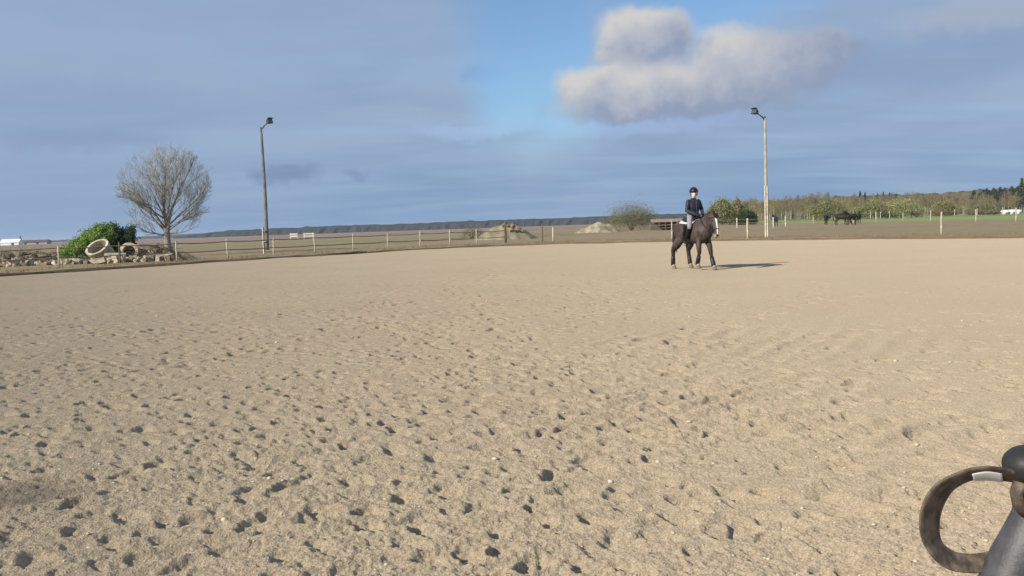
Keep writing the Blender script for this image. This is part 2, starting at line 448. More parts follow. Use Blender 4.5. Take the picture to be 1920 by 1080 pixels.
def build_sand():
    th = np.concatenate([np.radians(np.arange(-180, -46, 6.0)), np.radians(np.linspace(-46, 46, 800)), np.radians(np.arange(52, 180, 6.0))])
    rs = [0.02, 0.6, 1.3]
    x = 1.7
    while x < 96:
        rs.append(x)
        if x < 3.2: x += 0.03
        elif x < 24: x += min(0.030, max(0.0085, x * x / (CAM_H * 907) * 0.62))
        else: x += 0.030 * (x / 24) ** 2.4
    rs = np.array(rs); nr, nt_ = len(rs), len(th)
    R, T = np.meshgrid(rs, th, indexing='ij')
    X = R * np.sin(T); Y = R * np.cos(T)
    Z = 0.055 * pnoise(X * 0.11 + 3, Y * 0.11) + 0.03 * pnoise(X * 0.37, Y * 0.37 + 8)
    near = sstep(R, 60, 15)
    Z += (0.25 + 0.75 * sstep(R, 26, 7)) * near * (1 - 0.6 * sstep(X - 0.16 * Y, 0.6, 2.6)) * (0.018 * pnoise(X * 1.3 + 5, Y * 1.3) + 0.010 * pnoise(X * 3.1, Y * 3.1 + 2))
    tex = sstep(pnoise(X * 0.45 + 30, Y * 0.45) + 0.25, -0.25, 0.45)
    calm = 1 - 0.88 * sstep(X - 0.16 * Y, 0.6, 2.6) * sstep(Y, 5.5, 9)
    Z += (0.3 + 0.7 * sstep(R, 24, 8)) * near * tex * calm * (0.007 * pnoise(X * 7.3, Y * 7.3) + 0.008 * pnoise(X * 15, Y * 15) + 0.0115 * pnoise(X * 29 + 7, Y * 29))
    Z += sstep(R, 12, 6) * (0.5 + 0.5 * tex) * 0.0085 * pnoise(X * 47, Y * 47 + 3)
    # low clods and lips, drawn out across the way the sun comes
    au = X * 0.64 - Y * 0.77; av = X * 0.77 + Y * 0.64
    lip = pnoise(au * 2.6 + 11 + 0.5 * pnoise(av * 2, au * 2), av * 7.5 + 3)
    lip2 = pnoise(au * 4.6 + 41, av * 13.0 + 9)
    Z += near * calm * sstep(R, 34, 14) * (0.006 * sstep(lip, 0.16, 0.40) * (0.3 + 0.7 * tex) + 0.004 * sstep(lip2, 0.14, 0.36))
    # harrow lines, combed across the sand towards the right
    def comb(cx, cy, rx, ry, ang, period, amp):
        u = (X - cx) * cos(ang) + (Y - cy) * sin(ang); v = -(X - cx) * sin(ang) + (Y - cy) * cos(ang)
        m_ = np.exp(-((u / rx) ** 2 + (v / ry) ** 2) ** 2)
        w = 0.6 * pnoise(u * 0.8, v * 0.8) * 0.35
        s_ = np.sin((v + w * 0.3) * 2 * pi / period)
        return m_ * amp * (np.where(s_ > 0, s_, s_ * 0.5)) * (0.6 + 0.8 * pnoise(u * 1.2 + 4, v * 2.0))
    Z += comb(2.9, 10.6, 1.5, 2.2, radians(58), 0.36, 0.020)
    Z += comb(2.6, 6.3, 1.1, 1.3, radians(40), 0.30, 0.024)
    Z += comb(1.5, 7.6, 2.2, 0.8, radians(42), 0.27, 0.024)
    Z += comb(-1.8, 4.4, 1.4, 0.5, radians(35), 0.22, 0.022)
    Z += comb(-2.3, 5.6, 1.6, 0.4, radians(38), 0.22, 0.020)
    Z += comb(0.8, 5.0, 2.4, 1.0, radians(28), 0.26, 0.018)
    Z += comb(-6, 16, 5, 4, radians(50), 0.6, 0.013)
    # hoof prints
    D = np.zeros_like(Z)
    th0, dth = th[0], None
    for (x, y, a, s_, asp, dep, soft) in print_field():
        r = sqrt(x * x + y * y); t = atan2(x, y)
        ext = s_ * 1.7 * max(asp, 1.2)
        i0, i1 = np.searchsorted(rs, [r - ext, r + ext]); j0, j1 = np.searchsorted(th, [t - ext / r, t + ext / r])
        if i1 - i0 < 2 or j1 - j0 < 2: continue
        sx = X[i0:i1, j0:j1] - x; sy = Y[i0:i1, j0:j1] - y
        u = sx * cos(a) + sy * sin(a); v = -sx * sin(a) + sy * cos(a)
        at_ = np.arctan2(v, u)
        ang_n = 0.12 * np.sin(3 * at_ + x * 7) + 0.08 * np.sin(5 * at_ + y * 5)
        q = np.sqrt((u / (s_ * asp)) ** 2 + (v / s_) ** 2) * (1 + ang_n)
        far = np.clip((sx * SH.x + sy * SH.y) / s_, -1.3, 1.3)      # pit shaped to the sun: deep shaded sunward wall, far slope flattened
        k = 1.06 + 0.5 * soft
        dep *= 0.86 + (0.42 * min(1.0, max(0.0, (r - 5.5) / 4)) if x < 0.12 * y + 0.8 else 0.0)
        h = -dep * (1 - sstep(q, k - 0.32 - soft, k)) * np.clip(0.72 - 0.46 * far, 0.0, 1.3)
        h += 0.16 * dep * np.exp(-((q - 1.22 - 0.3 * soft) / 0.25) ** 2) * (0.8 - 0.4 * far)
        D[i0:i1, j0:j1] = np.where(np.abs(h) > np.abs(D[i0:i1, j0:j1]), h, D[i0:i1, j0:j1] * 0.6 + h * 0.4)
    Z += D * (0.35 + 0.65 * sstep(R, 70, 30))
    V = np.stack([X, Y, Z], -1).reshape(-1, 3)
    i = np.arange(nr - 1)[:, None]; j = np.arange(nt_)[None, :]; j2 = (j + 1) % nt_
    F = np.stack([i * nt_ + j + 0 * j2, i * nt_ + j2, (i + 1) * nt_ + j2, (i + 1) * nt_ + j + 0 * j2], -1).reshape(-1, 4)
    F = F[:, ::-1]
    o = link_mesh("riding_arena_sand", np_mesh("riding_arena_sand", V, F, 4, M_SAND, True))
    tag(o, kind='structure')
    return rs, th, X, Y, Z
rs, th, SX, SY, SZ = build_sand()
def sand_z(x, y):
    r = sqrt(x * x + y * y); t = atan2(x, y)
    return float(SZ[min(np.searchsorted(rs, r), len(rs) - 1), min(np.searchsorted(th, t), len(th) - 1)])

# ---- fields around: a bank rises out of the sand, then flat land to the horizon
def field_material():
    m_ = bpy.data.materials.new("field_earth"); m_.use_nodes = True
    nt = m_.node_tree; b = NB(nt); p = nt.nodes['Principled BSDF']
    p.inputs['Roughness'].default_value = 0.95; p.inputs['Specular IOR Level'].default_value = 0.1
    g = b.n('ShaderNodeTexCoord').outputs['Object']
    n1 = b.noise(g, 0.045, 4.0, 0.55); n2 = b.noise(g, 0.6, 5.0, 0.6); n3 = b.noise(g, 5.0, 4.0, 0.7)
    c = b.mix(b.ss(n1, 0.38, 0.62), (0.310, 0.232, 0.142), (0.280, 0.225, 0.125))
    c = b.mix(b.m('MULTIPLY', b.ss(n2, 0.42, 0.66), 0.6), c, (0.37, 0.278, 0.19))
    c = b.mix(b.ss(n3, 0.35, 0.6, 0.55, 0.0), c, (0.185, 0.140, 0.085))
    nt.links.new(c, p.inputs['Base Color'])
    bn = b.n('ShaderNodeBump'); bn.inputs['Strength'].default_value = 0.8; bn.inputs['Distance'].default_value = 0.06
    nt.links.new(n3, bn.inputs['Height']); nt.links.new(bn.outputs[0], p.inputs['Normal'])
    return m_
M_FIELD = field_material()
def build_field():
    c = np.array([4.0, 12.0]); n = len(pp)
    dv = pp - c; dl = np.linalg.norm(dv, axis=1)[:, None]; un = dv / dl
    offs = [(0.0, -0.14), (0.10, 0.05), (0.35, 0.11), (0.9, 0.13), (2, 0.12), (3.2, 0.13), (5, 0.12), (8, 0.12), (13, 0.12), (20, 0.12), (32, 0.12), (50, 0.12), (85, 0.12), (140, 0.12), (240, 0.12), (420, 0.12), (800, 0.12), (1500, 0.12), (3000, 0.12)]
    V = []
    for k, (o, z) in enumerate(offs):
        wob = pnoise(pp[:, 0] * 0.6 + k * 3, pp[:, 1] * 0.6) * (0.5 if k < 4 else 0.0) + pnoise(pp[:, 0] * 2.2 + k * 3, pp[:, 1] * 2.2) * (0.22 if k < 4 else 0)
        xy = c + un * (dl + o + wob[:, None])
        zz = z + pnoise(xy[:, 0] * 0.5, xy[:, 1] * 0.5 + k) * (0.10 if 1 <= k < 9 else 0.0)
        V.append(np.concatenate([xy, zz[:, None]], 1))
    V = np.concatenate(V); j = np.arange(n)[None, :]; j2 = (j + 1) % n
    def strip(k0, k1):
        i = np.arange(k1 - k0)[:, None]
        return V[k0 * n:(k1 + 1) * n], np.stack([i * n + j, i * n + j2, (i + 1) * n + j2, (i + 1) * n + j], -1).reshape(-1, 4)
    o = link_mesh("field", np_mesh("field", *strip(2, len(offs) - 1), 4, M_FIELD, True)); tag(o, kind='structure')
    M_BANK = mat("damp_dark_soil", (0.115, 0.080, 0.052), 0.95, 0.35, 1.2, (0.165, 0.118, 0.072), bump=0.05, bscale=5, spec=0.1)
    o = link_mesh("earth_verge", np_mesh("earth_verge", *strip(0, 2), 4, M_BANK, True)); tag(o, kind='structure')
build_field()
GZ = 0.12

def sheet(name, pts, z, m_, nx=None):
    me = bpy.data.meshes.new(name); me.from_pydata([(p[0], p[1], z) for p in pts], [], [tuple(range(len(pts)))])
    me.materials.append(m_); me.update()
    bm = bmesh.new(); bm.from_mesh(me)
    bmesh.ops.recalc_face_normals(bm, faces=bm.faces)
    for f in bm.faces:
        if f.normal.z < 0: f.normal_flip()
    bm.to_mesh(me); bm.free()
    o = link_mesh(name, me); tag(o, kind='structure'); return o
def wavy(a, b_, n, amp):
    out = []
    for k in range(n):
        t = k / n; out.append((a[0] + (b_[0] - a[0]) * t + random.uniform(-1, 1) * amp, a[1] + (b_[1] - a[1]) * t + random.uniform(-1, 1) * amp * 2))
    return out
M_GREEN = mat("spring_grass", (0.22, 0.28, 0.09), 0.9, 0.2, 0.10, (0.25, 0.255, 0.105), bump=0.05, bscale=3.0, spec=0.1)
M_PALE = mat("pale_stubble", (0.27, 0.205, 0.155), 0.95, 0.2, 0.03, (0.23, 0.165, 0.135), spec=0.1)
M_OLIVE = mat("dull_meadow", (0.225, 0.200, 0.100), 0.95, 0.25, 0.06, (0.24, 0.185, 0.115), spec=0.1)
gp = [tuple(gnd(px, py, GZ)[:2]) for px, py in ((1462, 420.5), (1520, 418.5), (1600, 417.2), (1680, 416), (1760, 414.3), (1850, 413.3), (1935, 412.0))]
gpts = []
for a_, b_ in zip(gp[:-1], gp[1:]): gpts += wavy(a_, b_, 4, 0.9)
sheet("grass_paddock", gpts + [gp[-1], (260, 90), (420, 150)] + wavy((330, 420), (95, 400), 8, 5) + wavy((95, 400), gp[0], 10, 2), GZ + 0.012, M_GREEN)
sheet("stubble_field", wavy((-330, 190), (-20, 260), 24, 3) + wavy((-20, 260), (60, 300), 10, 3) + [(330, 1250), (-900, 1250)], GZ + 0.012, M_PALE)
sheet("meadow", wavy((-130, 95), (-22, 92), 20, 0.8) + wavy((-22, 92), (10, 112), 10, 0.8) + wavy((10, 112), (18, 160), 5, 0.6) + wavy((18, 160), (-120, 150), 20, 1.4), GZ + 0.012, M_OLIVE)

# loose tufts along the edge of the sand
def build_tufts():
    V = []; F = []; r = np.random.default_rng(5)
    front = [p for p in pp if p[1] > 30]
    c = np.array([4.0, 12.0])
    def blade(x, y, z, h, w, lean):
        a = r.uniform(0, 2 * pi); n = len(V); l = r.uniform(0, 2 * pi)
        V.extend([(x - cos(a) * w, y - sin(a) * w, z), (x + cos(a) * w, y + sin(a) * w, z), (x + cos(l) * lean, y + sin(l) * lean, z + h)]); F.append((n, n + 1, n + 2))
    for k in range(5200):
        p = front[r.integers(len(front))]; u = (p - c) / np.linalg.norm(p - c)
        off = 0.6 + abs(r.normal()) * 3.0
        q = p + u * off + r.normal(size=2) * 0.4
        if pnoise(np.array([q[0] * 0.4]), np.array([q[1] * 0.4]))[0] < -0.08: continue
        for _ in range(r.integers(4, 8)):
            blade(q[0] + r.normal() * 0.08, q[1] + r.normal() * 0.08, 0.03, r.uniform(0.10, 0.26), 0.012, r.uniform(0.02, 0.14))
    m_ = mat("dry_grass", (0.21, 0.175, 0.085), 0.9, 0.3, 1.5, (0.12, 0.115, 0.045), spec=0.1)
    o = link_mesh("grass", np_mesh("grass", np.array(V), np.array(F), 3, m_)); tag(o, "dry grass tufts along the far edge of the sand", "grass", kind='stuff')
build_tufts()

# small stones lying on the sand
def build_pebbles():
    bm0 = bmesh.new(); bmesh.ops.create_icosphere(bm0, subdivisions=1, radius=1.0)
    bv = np.array([v.co[:] for v in bm0.verts]); bf = np.array([[v.index for v in f.verts] for f in bm0.faces]); bm0.free()
    r = np.random.default_rng(3); V = []; F = []
    for k in range(1000):
        rad = 2.5 + 16 * r.random() ** 1.4; t = radians(r.uniform(-42, 42)); x, y = rad * sin(t), rad * cos(t)
        s_ = r.uniform(0.004, 0.010) if r.random() < 0.96 else r.uniform(0.012, 0.022)
        vv = bv * (1 + r.uniform(-0.25, 0.25, bv.shape)) * s_ * np.array([1.2, 1.0, 0.7]) + np.array([x, y, sand_z(x, y) + s_ * 0.25])
        F.append(bf + len(V) * len(bv)); V.append(vv)
    m_ = mat("pebble", (0.44, 0.365, 0.26), 0.85, 0.3, 7.0, (0.58, 0.51, 0.40), spec=0.2)
    o = link_mesh("gravel", np_mesh("gravel", np.concatenate(V), np.concatenate(F), 3, m_, True)); tag(o, "small pale stones strewn over the sand", "gravel", kind='stuff')
build_pebbles()

# ------------------------------------------------------------------ fences
M_POST = mat("weathered_white_post", (0.46, 0.41, 0.315), 0.8, 0.3, 3.0, bump=0.004)
M_DARKPOST = mat("old_dark_post", (0.12, 0.095, 0.065), 0.9, 0.3, 6.0, bump=0.006)
M_TAPE = mat("fence_tape", (0.20, 0.165, 0.115), 0.8, 0.2, 3.0)
M_RAILW = mat("white_painted_rail", (0.60, 0.57, 0.50), 0.7, 0.2, 3.0)

def post_mesh(h, r, m_, lean=0.0, cap=True):
    mb = MB()
    pts = [(0, 0, -0.15), (lean * 0.3, 0, h * 0.3), (lean * 0.7, 0.01, h * 0.7), (lean, 0, h)]
    mb.tube(pts, [r * 1.05, r, r * 0.97, r * 0.92], 8)
    if cap: mb.ball((lean, 0, h), (r * 0.92, r * 0.92, r * 0.5), 8, 4)
    return mb.mesh("post", m_)

def on_line(px, line):
    """the point of a world polyline that stands in the direction of image column px"""
    d = ray(px, 440); a = atan2(d.x, d.y)
    for p, q in zip(line[:-1], line[1:]):
        a0, a1 = atan2(p[0], p[1]), atan2(q[0], q[1])
        if min(a0, a1) <= a <= max(a0, a1):
            dx, dy = q[0] - p[0], q[1] - p[1]
            den = dx * cos(a) - dy * sin(a)
            t = (p[1] * sin(a) - p[0] * cos(a)) / den
            return (p[0] + dx * t, p[1] + dy * t)
    return None

def wire(mb, line, z, w=0.035):
    pts = []
    for p, q in zip(line[:-1], line[1:]):
        for k in range(4):
            t = k / 4; pts.append((p[0] + (q[0] - p[0]) * t, p[1] + (q[1] - p[1]) * t, z - 0.05 * 4 * t * (1 - t)))
    pts.append((line[-1][0], line[-1][1], z))
    mb.tube(pts, [(0.006, w / 2)] * len(pts), 4)

L_LINE = [(-36, 37), (-28, 46), (-25, 48.5), (-22, 50.8), (-19.3, 53), (-17.5, 56.5), (-15.8, 60), (-13.4, 63.5), (-11.5, 66.8), (-9.3, 69.5), (-6.8, 71.3), (-4.6, 73), (-2.7, 74.5), (-0.4, 75.8)]
B_LINE = [(-0.4, 75.8), (3.0, 74.8), (4.4, 73.9), (11.2, 66.0), (15.9, 60.9), (25.3, 53.2), (34.5, 43.5), (44, 34)]
def fence(name, label, posts, line, wires, group=None):
    root = empty(name, (posts[0][0][0], posts[0][0][1], GZ))
    base = Vector(root.location)
    tag(root, label, "fence", group)
    cache = {}
    for (xy, h, r, m_, ln) in posts:
        k = (h, r, m_.name, ln)
        if k not in cache: cache[k] = post_mesh(h, r, m_, ln)
        o = link_mesh("post", cache[k], root, (xy[0] - base.x, xy[1] - base.y, 0)); o.rotation_euler[2] = random.uniform(0, 6)
    mb = MB()
    for z, w in wires:
        m2 = MB(); wire(m2, [(x - base.x, y - base.y) for x, y in line], z, w); m2.build("wire", M_TAPE, root)
    return root
lp = [((-33.0, 40.3), 1.2, 0.05, M_POST, 0.0), ((-28.4, 45.5), 1.15, 0.05, M_POST, 0.02)]
for px, h, m_ in ((107, 1.12, M_POST), (222, 1.2, M_DARKPOST), (329, 1.15, M_POST), (425, 1.15, M_POST), (511, 1.1, M_POST), (589, 1.32, M_POST), (661, 1.22, M_POST), (726, 1.15, M_POST), (787, 1.2, M_POST), (843, 1.2, M_POST), (893, 1.2, M_POST)):
    xy = on_line(px, L_LINE); lp.append((xy, h, 0.048, m_, random.uniform(-0.06, 0.06)))
fence("wire_fence", "wire fence with pale posts along the left far side of the sand", lp, [p[0] for p in lp] + [(-0.4, 75.8)], [(1.02, 0.06), (0.5, 0.06)])
bp = [((-0.4, 75.8), 1.75, 0.10, M_DARKPOST, 0.02)]
for px, h, r, m_ in ((1017, 1.5, 0.045, M_DARKPOST), (1037, 1.15, 0.075, M_POST), (1260, 1.35, 0.05, M_POST), (1402, 1.32, 0.07, M_POST), (1765, 1.32, 0.055, M_POST)):
    bp.append((on_line(px, B_LINE), h, r, m_, random.uniform(-0.03, 0.03)))
bp += [((34.5, 43.5), 1.3, 0.055, M_POST, 0.0), ((44, 34), 1.3, 0.055, M_POST, 0.0)]
fence("wire_fence", "wire fence from the dark corner post along the back of the sand to the right", bp, [p[0] for p in bp], [(1.05, 0.02), (0.55, 0.018)])

def far_fence(name, label, pxs, h, r, wz, mm=M_RAILW):
    posts = []
    for px, py in pxs:
        q = gnd(px, py, GZ); posts.append(((q.x, q.y), h * random.uniform(0.95, 1.05), r, mm, random.uniform(-0.03, 0.03)))
    return fence(name, label, posts, [p[0] for p in posts], wz)
far_fence("paddock_fence", "white posted paddock fence running behind the rider to the tall right pole", [(1185, 431.5), (1233, 431), (1300, 429.5), (1340, 429), (1382, 428), (1450, 427), (1473, 425.5)], 1.35, 0.075, [(1.2, 0.05), (0.7, 0.04)])
far_fence("paddock_fence", "white posted fence round the green paddock where dark horses stand", [(1473, 425), (1525, 420), (1550, 419), (1600, 419), (1643, 417), (1693, 414), (1745, 415), (1830, 415.5), (1905, 415)], 1.5, 0.075, [(1.35, 0.05), (0.8, 0.04)], mm=M_POST)
far_fence("paddock_fence", "farthest white posted fence below the rounded willow bushes", [(1535, 413), (1565, 412.5), (1600, 411.5), (1632, 411), (1642, 410.5), (1651, 411), (1668, 410), (1693, 408.5), (1709, 408), (1745, 407), (1790, 406), (1832, 406), (1880, 404)], 1.8, 0.095, [(1.5, 0.08)], mm=M_POST)

def white_gate():
    p0, p1 = gnd(545, 449, GZ), gnd(589, 449.5, GZ)
    root = empty("white_rail_fence", p0); tag(root, "short white rail fence far out in the field right of the left pole", "fence")
    d = p1 - p0; mb = MB()
    for t in (0.0, 0.34, 0.62, 0.97):
        m2 = MB(); m2.box((d.x * t, d.y * t, 0.7), (0.26, 0.2, 1.5)); m2.build("post", M_POST, root, False)
    rot = Matrix.Rotation(atan2(d.y, d.x), 3, 'Z')
    for z in (1.25, 0.75):
        m2 = MB(); m2.box((d.x * 0.17, d.y * 0.17 - 0.2, z), (d.length * 0.34, 0.06, 0.22), rot); m2.build("rail", M_RAILW, root, False)
        m2 = MB(); m2.box((d.x * 0.8, d.y * 0.8 - 0.2, z), (d.length * 0.36, 0.06, 0.14), rot); m2.build("rail", M_RAILW, root, False)
white_gate()

# ------------------------------------------------------------------ flood light poles
M_WOOD = mat("grey_pole_wood", (0.155, 0.155, 0.145), 0.85, 0.3, 2.5, bump=0.006)
M_WOODPALE = mat("pale_pole_wood", (0.40, 0.355, 0.265), 0.85, 0.25, 2.5, bump=0.006)
M_CONC = mat("old_concrete", (0.50, 0.455, 0.37), 0.9, 0.25, 3.0, (0.36, 0.32, 0.25), bump=0.012, bscale=14)
M_METAL = mat("dark_lamp_metal", (0.085, 0.09, 0.095), 0.6, 0.2, 5.0, metal=0.6)
M_GLASS = mat("lamp_glass", (0.07, 0.08, 0.09), 0.2, 0.0, 5.0, spec=0.6)
M_BAND = mat("steel_band", (0.25, 0.25, 0.25), 0.5, 0.2, 9.0, metal=0.8)
def proj(p):
    v = CM.transposed() @ (Vector(p) - Vector((0, 0, CAM_H))); return 960 + FPX * v.x / -v.z, 540 - FPX * v.y / -v.z
def h_for(base, py):
    lo, hi = 0.0, 20.0
    for _ in range(40):
        m_ = (lo + hi) / 2
        if proj((base.x, base.y, base.z + m_))[1] > py: lo = m_
        else: hi = m_
    return lo
def lamp_pole(label, base, top_py, side, wood, arm_up, stub_h, bow, stubs, pr):
    h = h_for(base, top_py); root = empty("floodlight_pole", base); tag(root, label, "floodlight", "floodlight poles beside the sand")
    mb = MB(); pts = []; rad = []
    for k in range(13):
        t = k / 12; pts.append((bow * sin(pi * t) + 0.02, 0.0, 0.25 + (h - 0.25) * t)); rad.append(pr * (1 - 0.38 * t))
    mb.tube(pts, rad, 12); mb.build("pole", wood, root)
    for s_ in stubs:
        so_ = s_ * (pr + (0.065 if len(stubs) == 1 else -0.05)); fy = -0.03 if len(stubs) == 1 else -0.12
        mb = MB(); mb.tube([(so_, fy, -0.2), (so_, fy, stub_h * 0.6), (so_, fy, stub_h)], [(0.10, 0.085), (0.095, 0.08), (0.085, 0.075)] if len(stubs) == 1 else [(0.066, 0.07), (0.064, 0.07), (0.06, 0.06)], 4)
        mb.build("concrete_stub", M_CONC, root, False)
    for z in (stub_h * 0.45, stub_h * 0.85):
        mb = MB(); mb.tube([(0.0, 0, z - 0.03), (0.0, 0, z + 0.03)], [(pr + (0.16 if len(stubs) == 1 else 0.03), pr + 0.07)] * 2, 12); mb.build("band", M_BAND, root)
    # bracket arm, lamp housing and its glass
    mb = MB(); e = Vector((side * 0.62, -0.28, h + arm_up))
    mb.tube([(0.02, 0, h - 0.12), (side * 0.10, -0.05, h + 0.02), (side * 0.35, -0.16, h + arm_up * 0.55), e], [0.045, 0.045, 0.04, 0.04], 8)
    mb.build("arm", M_METAL, root)
    mb = MB(); mb.tube([(0.02, 0, h - 0.02), (0.02, 0, h + 0.16)], [0.07, 0.03], 8); mb.build("pole_cap", M_METAL, root)
    fwd = Vector((side * 0.80, -0.45, 0.34)).normalized(); rot = fwd.to_track_quat('Y', 'Z').to_matrix()
    mb = MB(); W = [(-0.12, 0, -0.10), (0.12, 0, -0.10), (0.12, 0, 0.10), (-0.12, 0, 0.10), (-0.24, 0.30, -0.15), (0.24, 0.30, -0.15), (0.24, 0.30, 0.17), (-0.24, 0.30, 0.17)]
    mb.add([rot @ Vector(p) + e - fwd * 0.05 for p in W], [(0, 1, 2, 3), (4, 7, 6, 5), (0, 4, 5, 1), (1, 5, 6, 2), (2, 6, 7, 3), (3, 7, 4, 0)])
    hs = mb.build("lamp_housing", M_METAL, root, False)
    mb = MB(); mb.box(rot @ Vector((0, 0.305, 0.01)) + e - fwd * 0.05, (0.42, 0.02, 0.27), rot); mb.build("lamp_glass", M_GLASS, root, False).parent = root
    mb = MB(); mb.box(rot @ Vector((0, 0.37, 0.185)) + e - fwd * 0.05, (0.48, 0.16, 0.02), rot); mb.build("visor", M_METAL, root, False)
lamp_pole("grey wooden floodlight pole with its lamp turned right, beside the bare tree", gnd(501, 475, GZ), 242, 1, M_WOOD, 0.42, 1.9, 0.05, (-1,), 0.14)
lamp_pole("pale floodlight pole with its lamp turned left, behind the rider on the right", gnd(1437, 445.5, GZ), 222, -1, M_WOODPALE, 0.36, 3.5, 0.0, (-1, 1), 0.122)

# ------------------------------------------------------------------ vegetation builders
def leaves_np(pts, size, r, up=0.0, aspect=1.6):
    """a small quad at each point, facing every which way"""
    n = len(pts); a = r.normal(size=(n, 3)); a[:, 2] += up; a /= np.linalg.norm(a, axis=1)[:, None]
    b_ = np.cross(a, r.normal(size=(n, 3))); b_ /= np.linalg.norm(b_, axis=1)[:, None] + 1e-9
    s_ = (size * r.uniform(0.6, 1.3, n))[:, None]
    A = a * s_ * aspect; B = b_ * s_ * 0.6
    V = np.stack([pts - A, pts + B * 0.9, pts + A, pts - B], 1).reshape(-1, 3)
    F = np.arange(n * 4).reshape(n, 4)
    return V, F
def crown_points(r, rad, n, clumps, flat=0.0, shell=0.75, spread=0.22):
    cs = r.normal(size=(clumps, 3)); cs /= np.linalg.norm(cs, axis=1)[:, None]; cs *= (r.uniform(shell ** 3, 1, clumps) ** (1 / 3) * 0.86)[:, None]
    cs[:, 2] = np.where(cs[:, 2] < -flat, -cs[:, 2] * 0.4, cs[:, 2])
    k = r.integers(clumps, size=n); sp = r.uniform(0.5, 1.2, clumps) * spread
    p = cs[k] + r.normal(size=(n, 3)) * sp[k][:, None]
    return p * np.array(rad)
def foliage_mat(name, c, c2, rnd=0.15):
    m_ = mat(name, c, 0.75, 0.2, 2.2, c2, spec=0.15, rnd=rnd)
    nt = m_.node_tree; p = nt.nodes['Principled BSDF']
    tr = nt.nodes.new('ShaderNodeBsdfTranslucent'); mx = nt.nodes.new('ShaderNodeMixShader'); mx.inputs[0].default_value = 0.25
    src = p.inputs['Base Color'].links[0].from_socket
    nt.links.new(src, tr.inputs['Color']); nt.links.new(p.outputs[0], mx.inputs[1]); nt.links.new(tr.outputs[0], mx.inputs[2])
    nt.links.new(mx.outputs[0], nt.nodes['Material Output'].inputs['Surface'])
    return m_
M_BARK = mat("grey_bark", (0.25, 0.232, 0.20), 0.9, 0.35, 6.0, bump=0.01)
M_TWIG = mat("pale_twigs", (0.33, 0.325, 0.285), 0.9, 0.25, 2.0, (0.23, 0.225, 0.205))
M_BIRCH = mat("birch_bark", (0.42, 0.39, 0.31), 0.85, 0.45, 1.6, (0.16, 0.14, 0.11), rnd=0.3)
M_BROWNTWIG = foliage_mat("brown_budding_twigs", (0.25, 0.20, 0.115), (0.19, 0.152, 0.10), 0.25)
M_OLIVETWIG = foliage_mat("olive_budding_twigs", (0.28, 0.252, 0.11), (0.20, 0.18, 0.09), 0.2)
M_WILLOW = foliage_mat("willow_buds", (0.30, 0.295, 0.14), (0.23, 0.23, 0.11), 0.15)
M_WILLOWDULL = foliage_mat("dull_willow_twigs", (0.215, 0.205, 0.115), (0.155, 0.155, 0.090), 0.1)
M_PINE = foliage_mat("dark_pine_needles", (0.085, 0.095, 0.055), (0.055, 0.066, 0.042), 0.2)
M_JUNIPER = foliage_mat("dark_evergreen", (0.038, 0.066, 0.026), (0.058, 0.088, 0.030), 0.05)
M_FRESH = foliage_mat("fresh_green_leaves", (0.26, 0.36, 0.095), (0.135, 0.225, 0.052), 0.05)

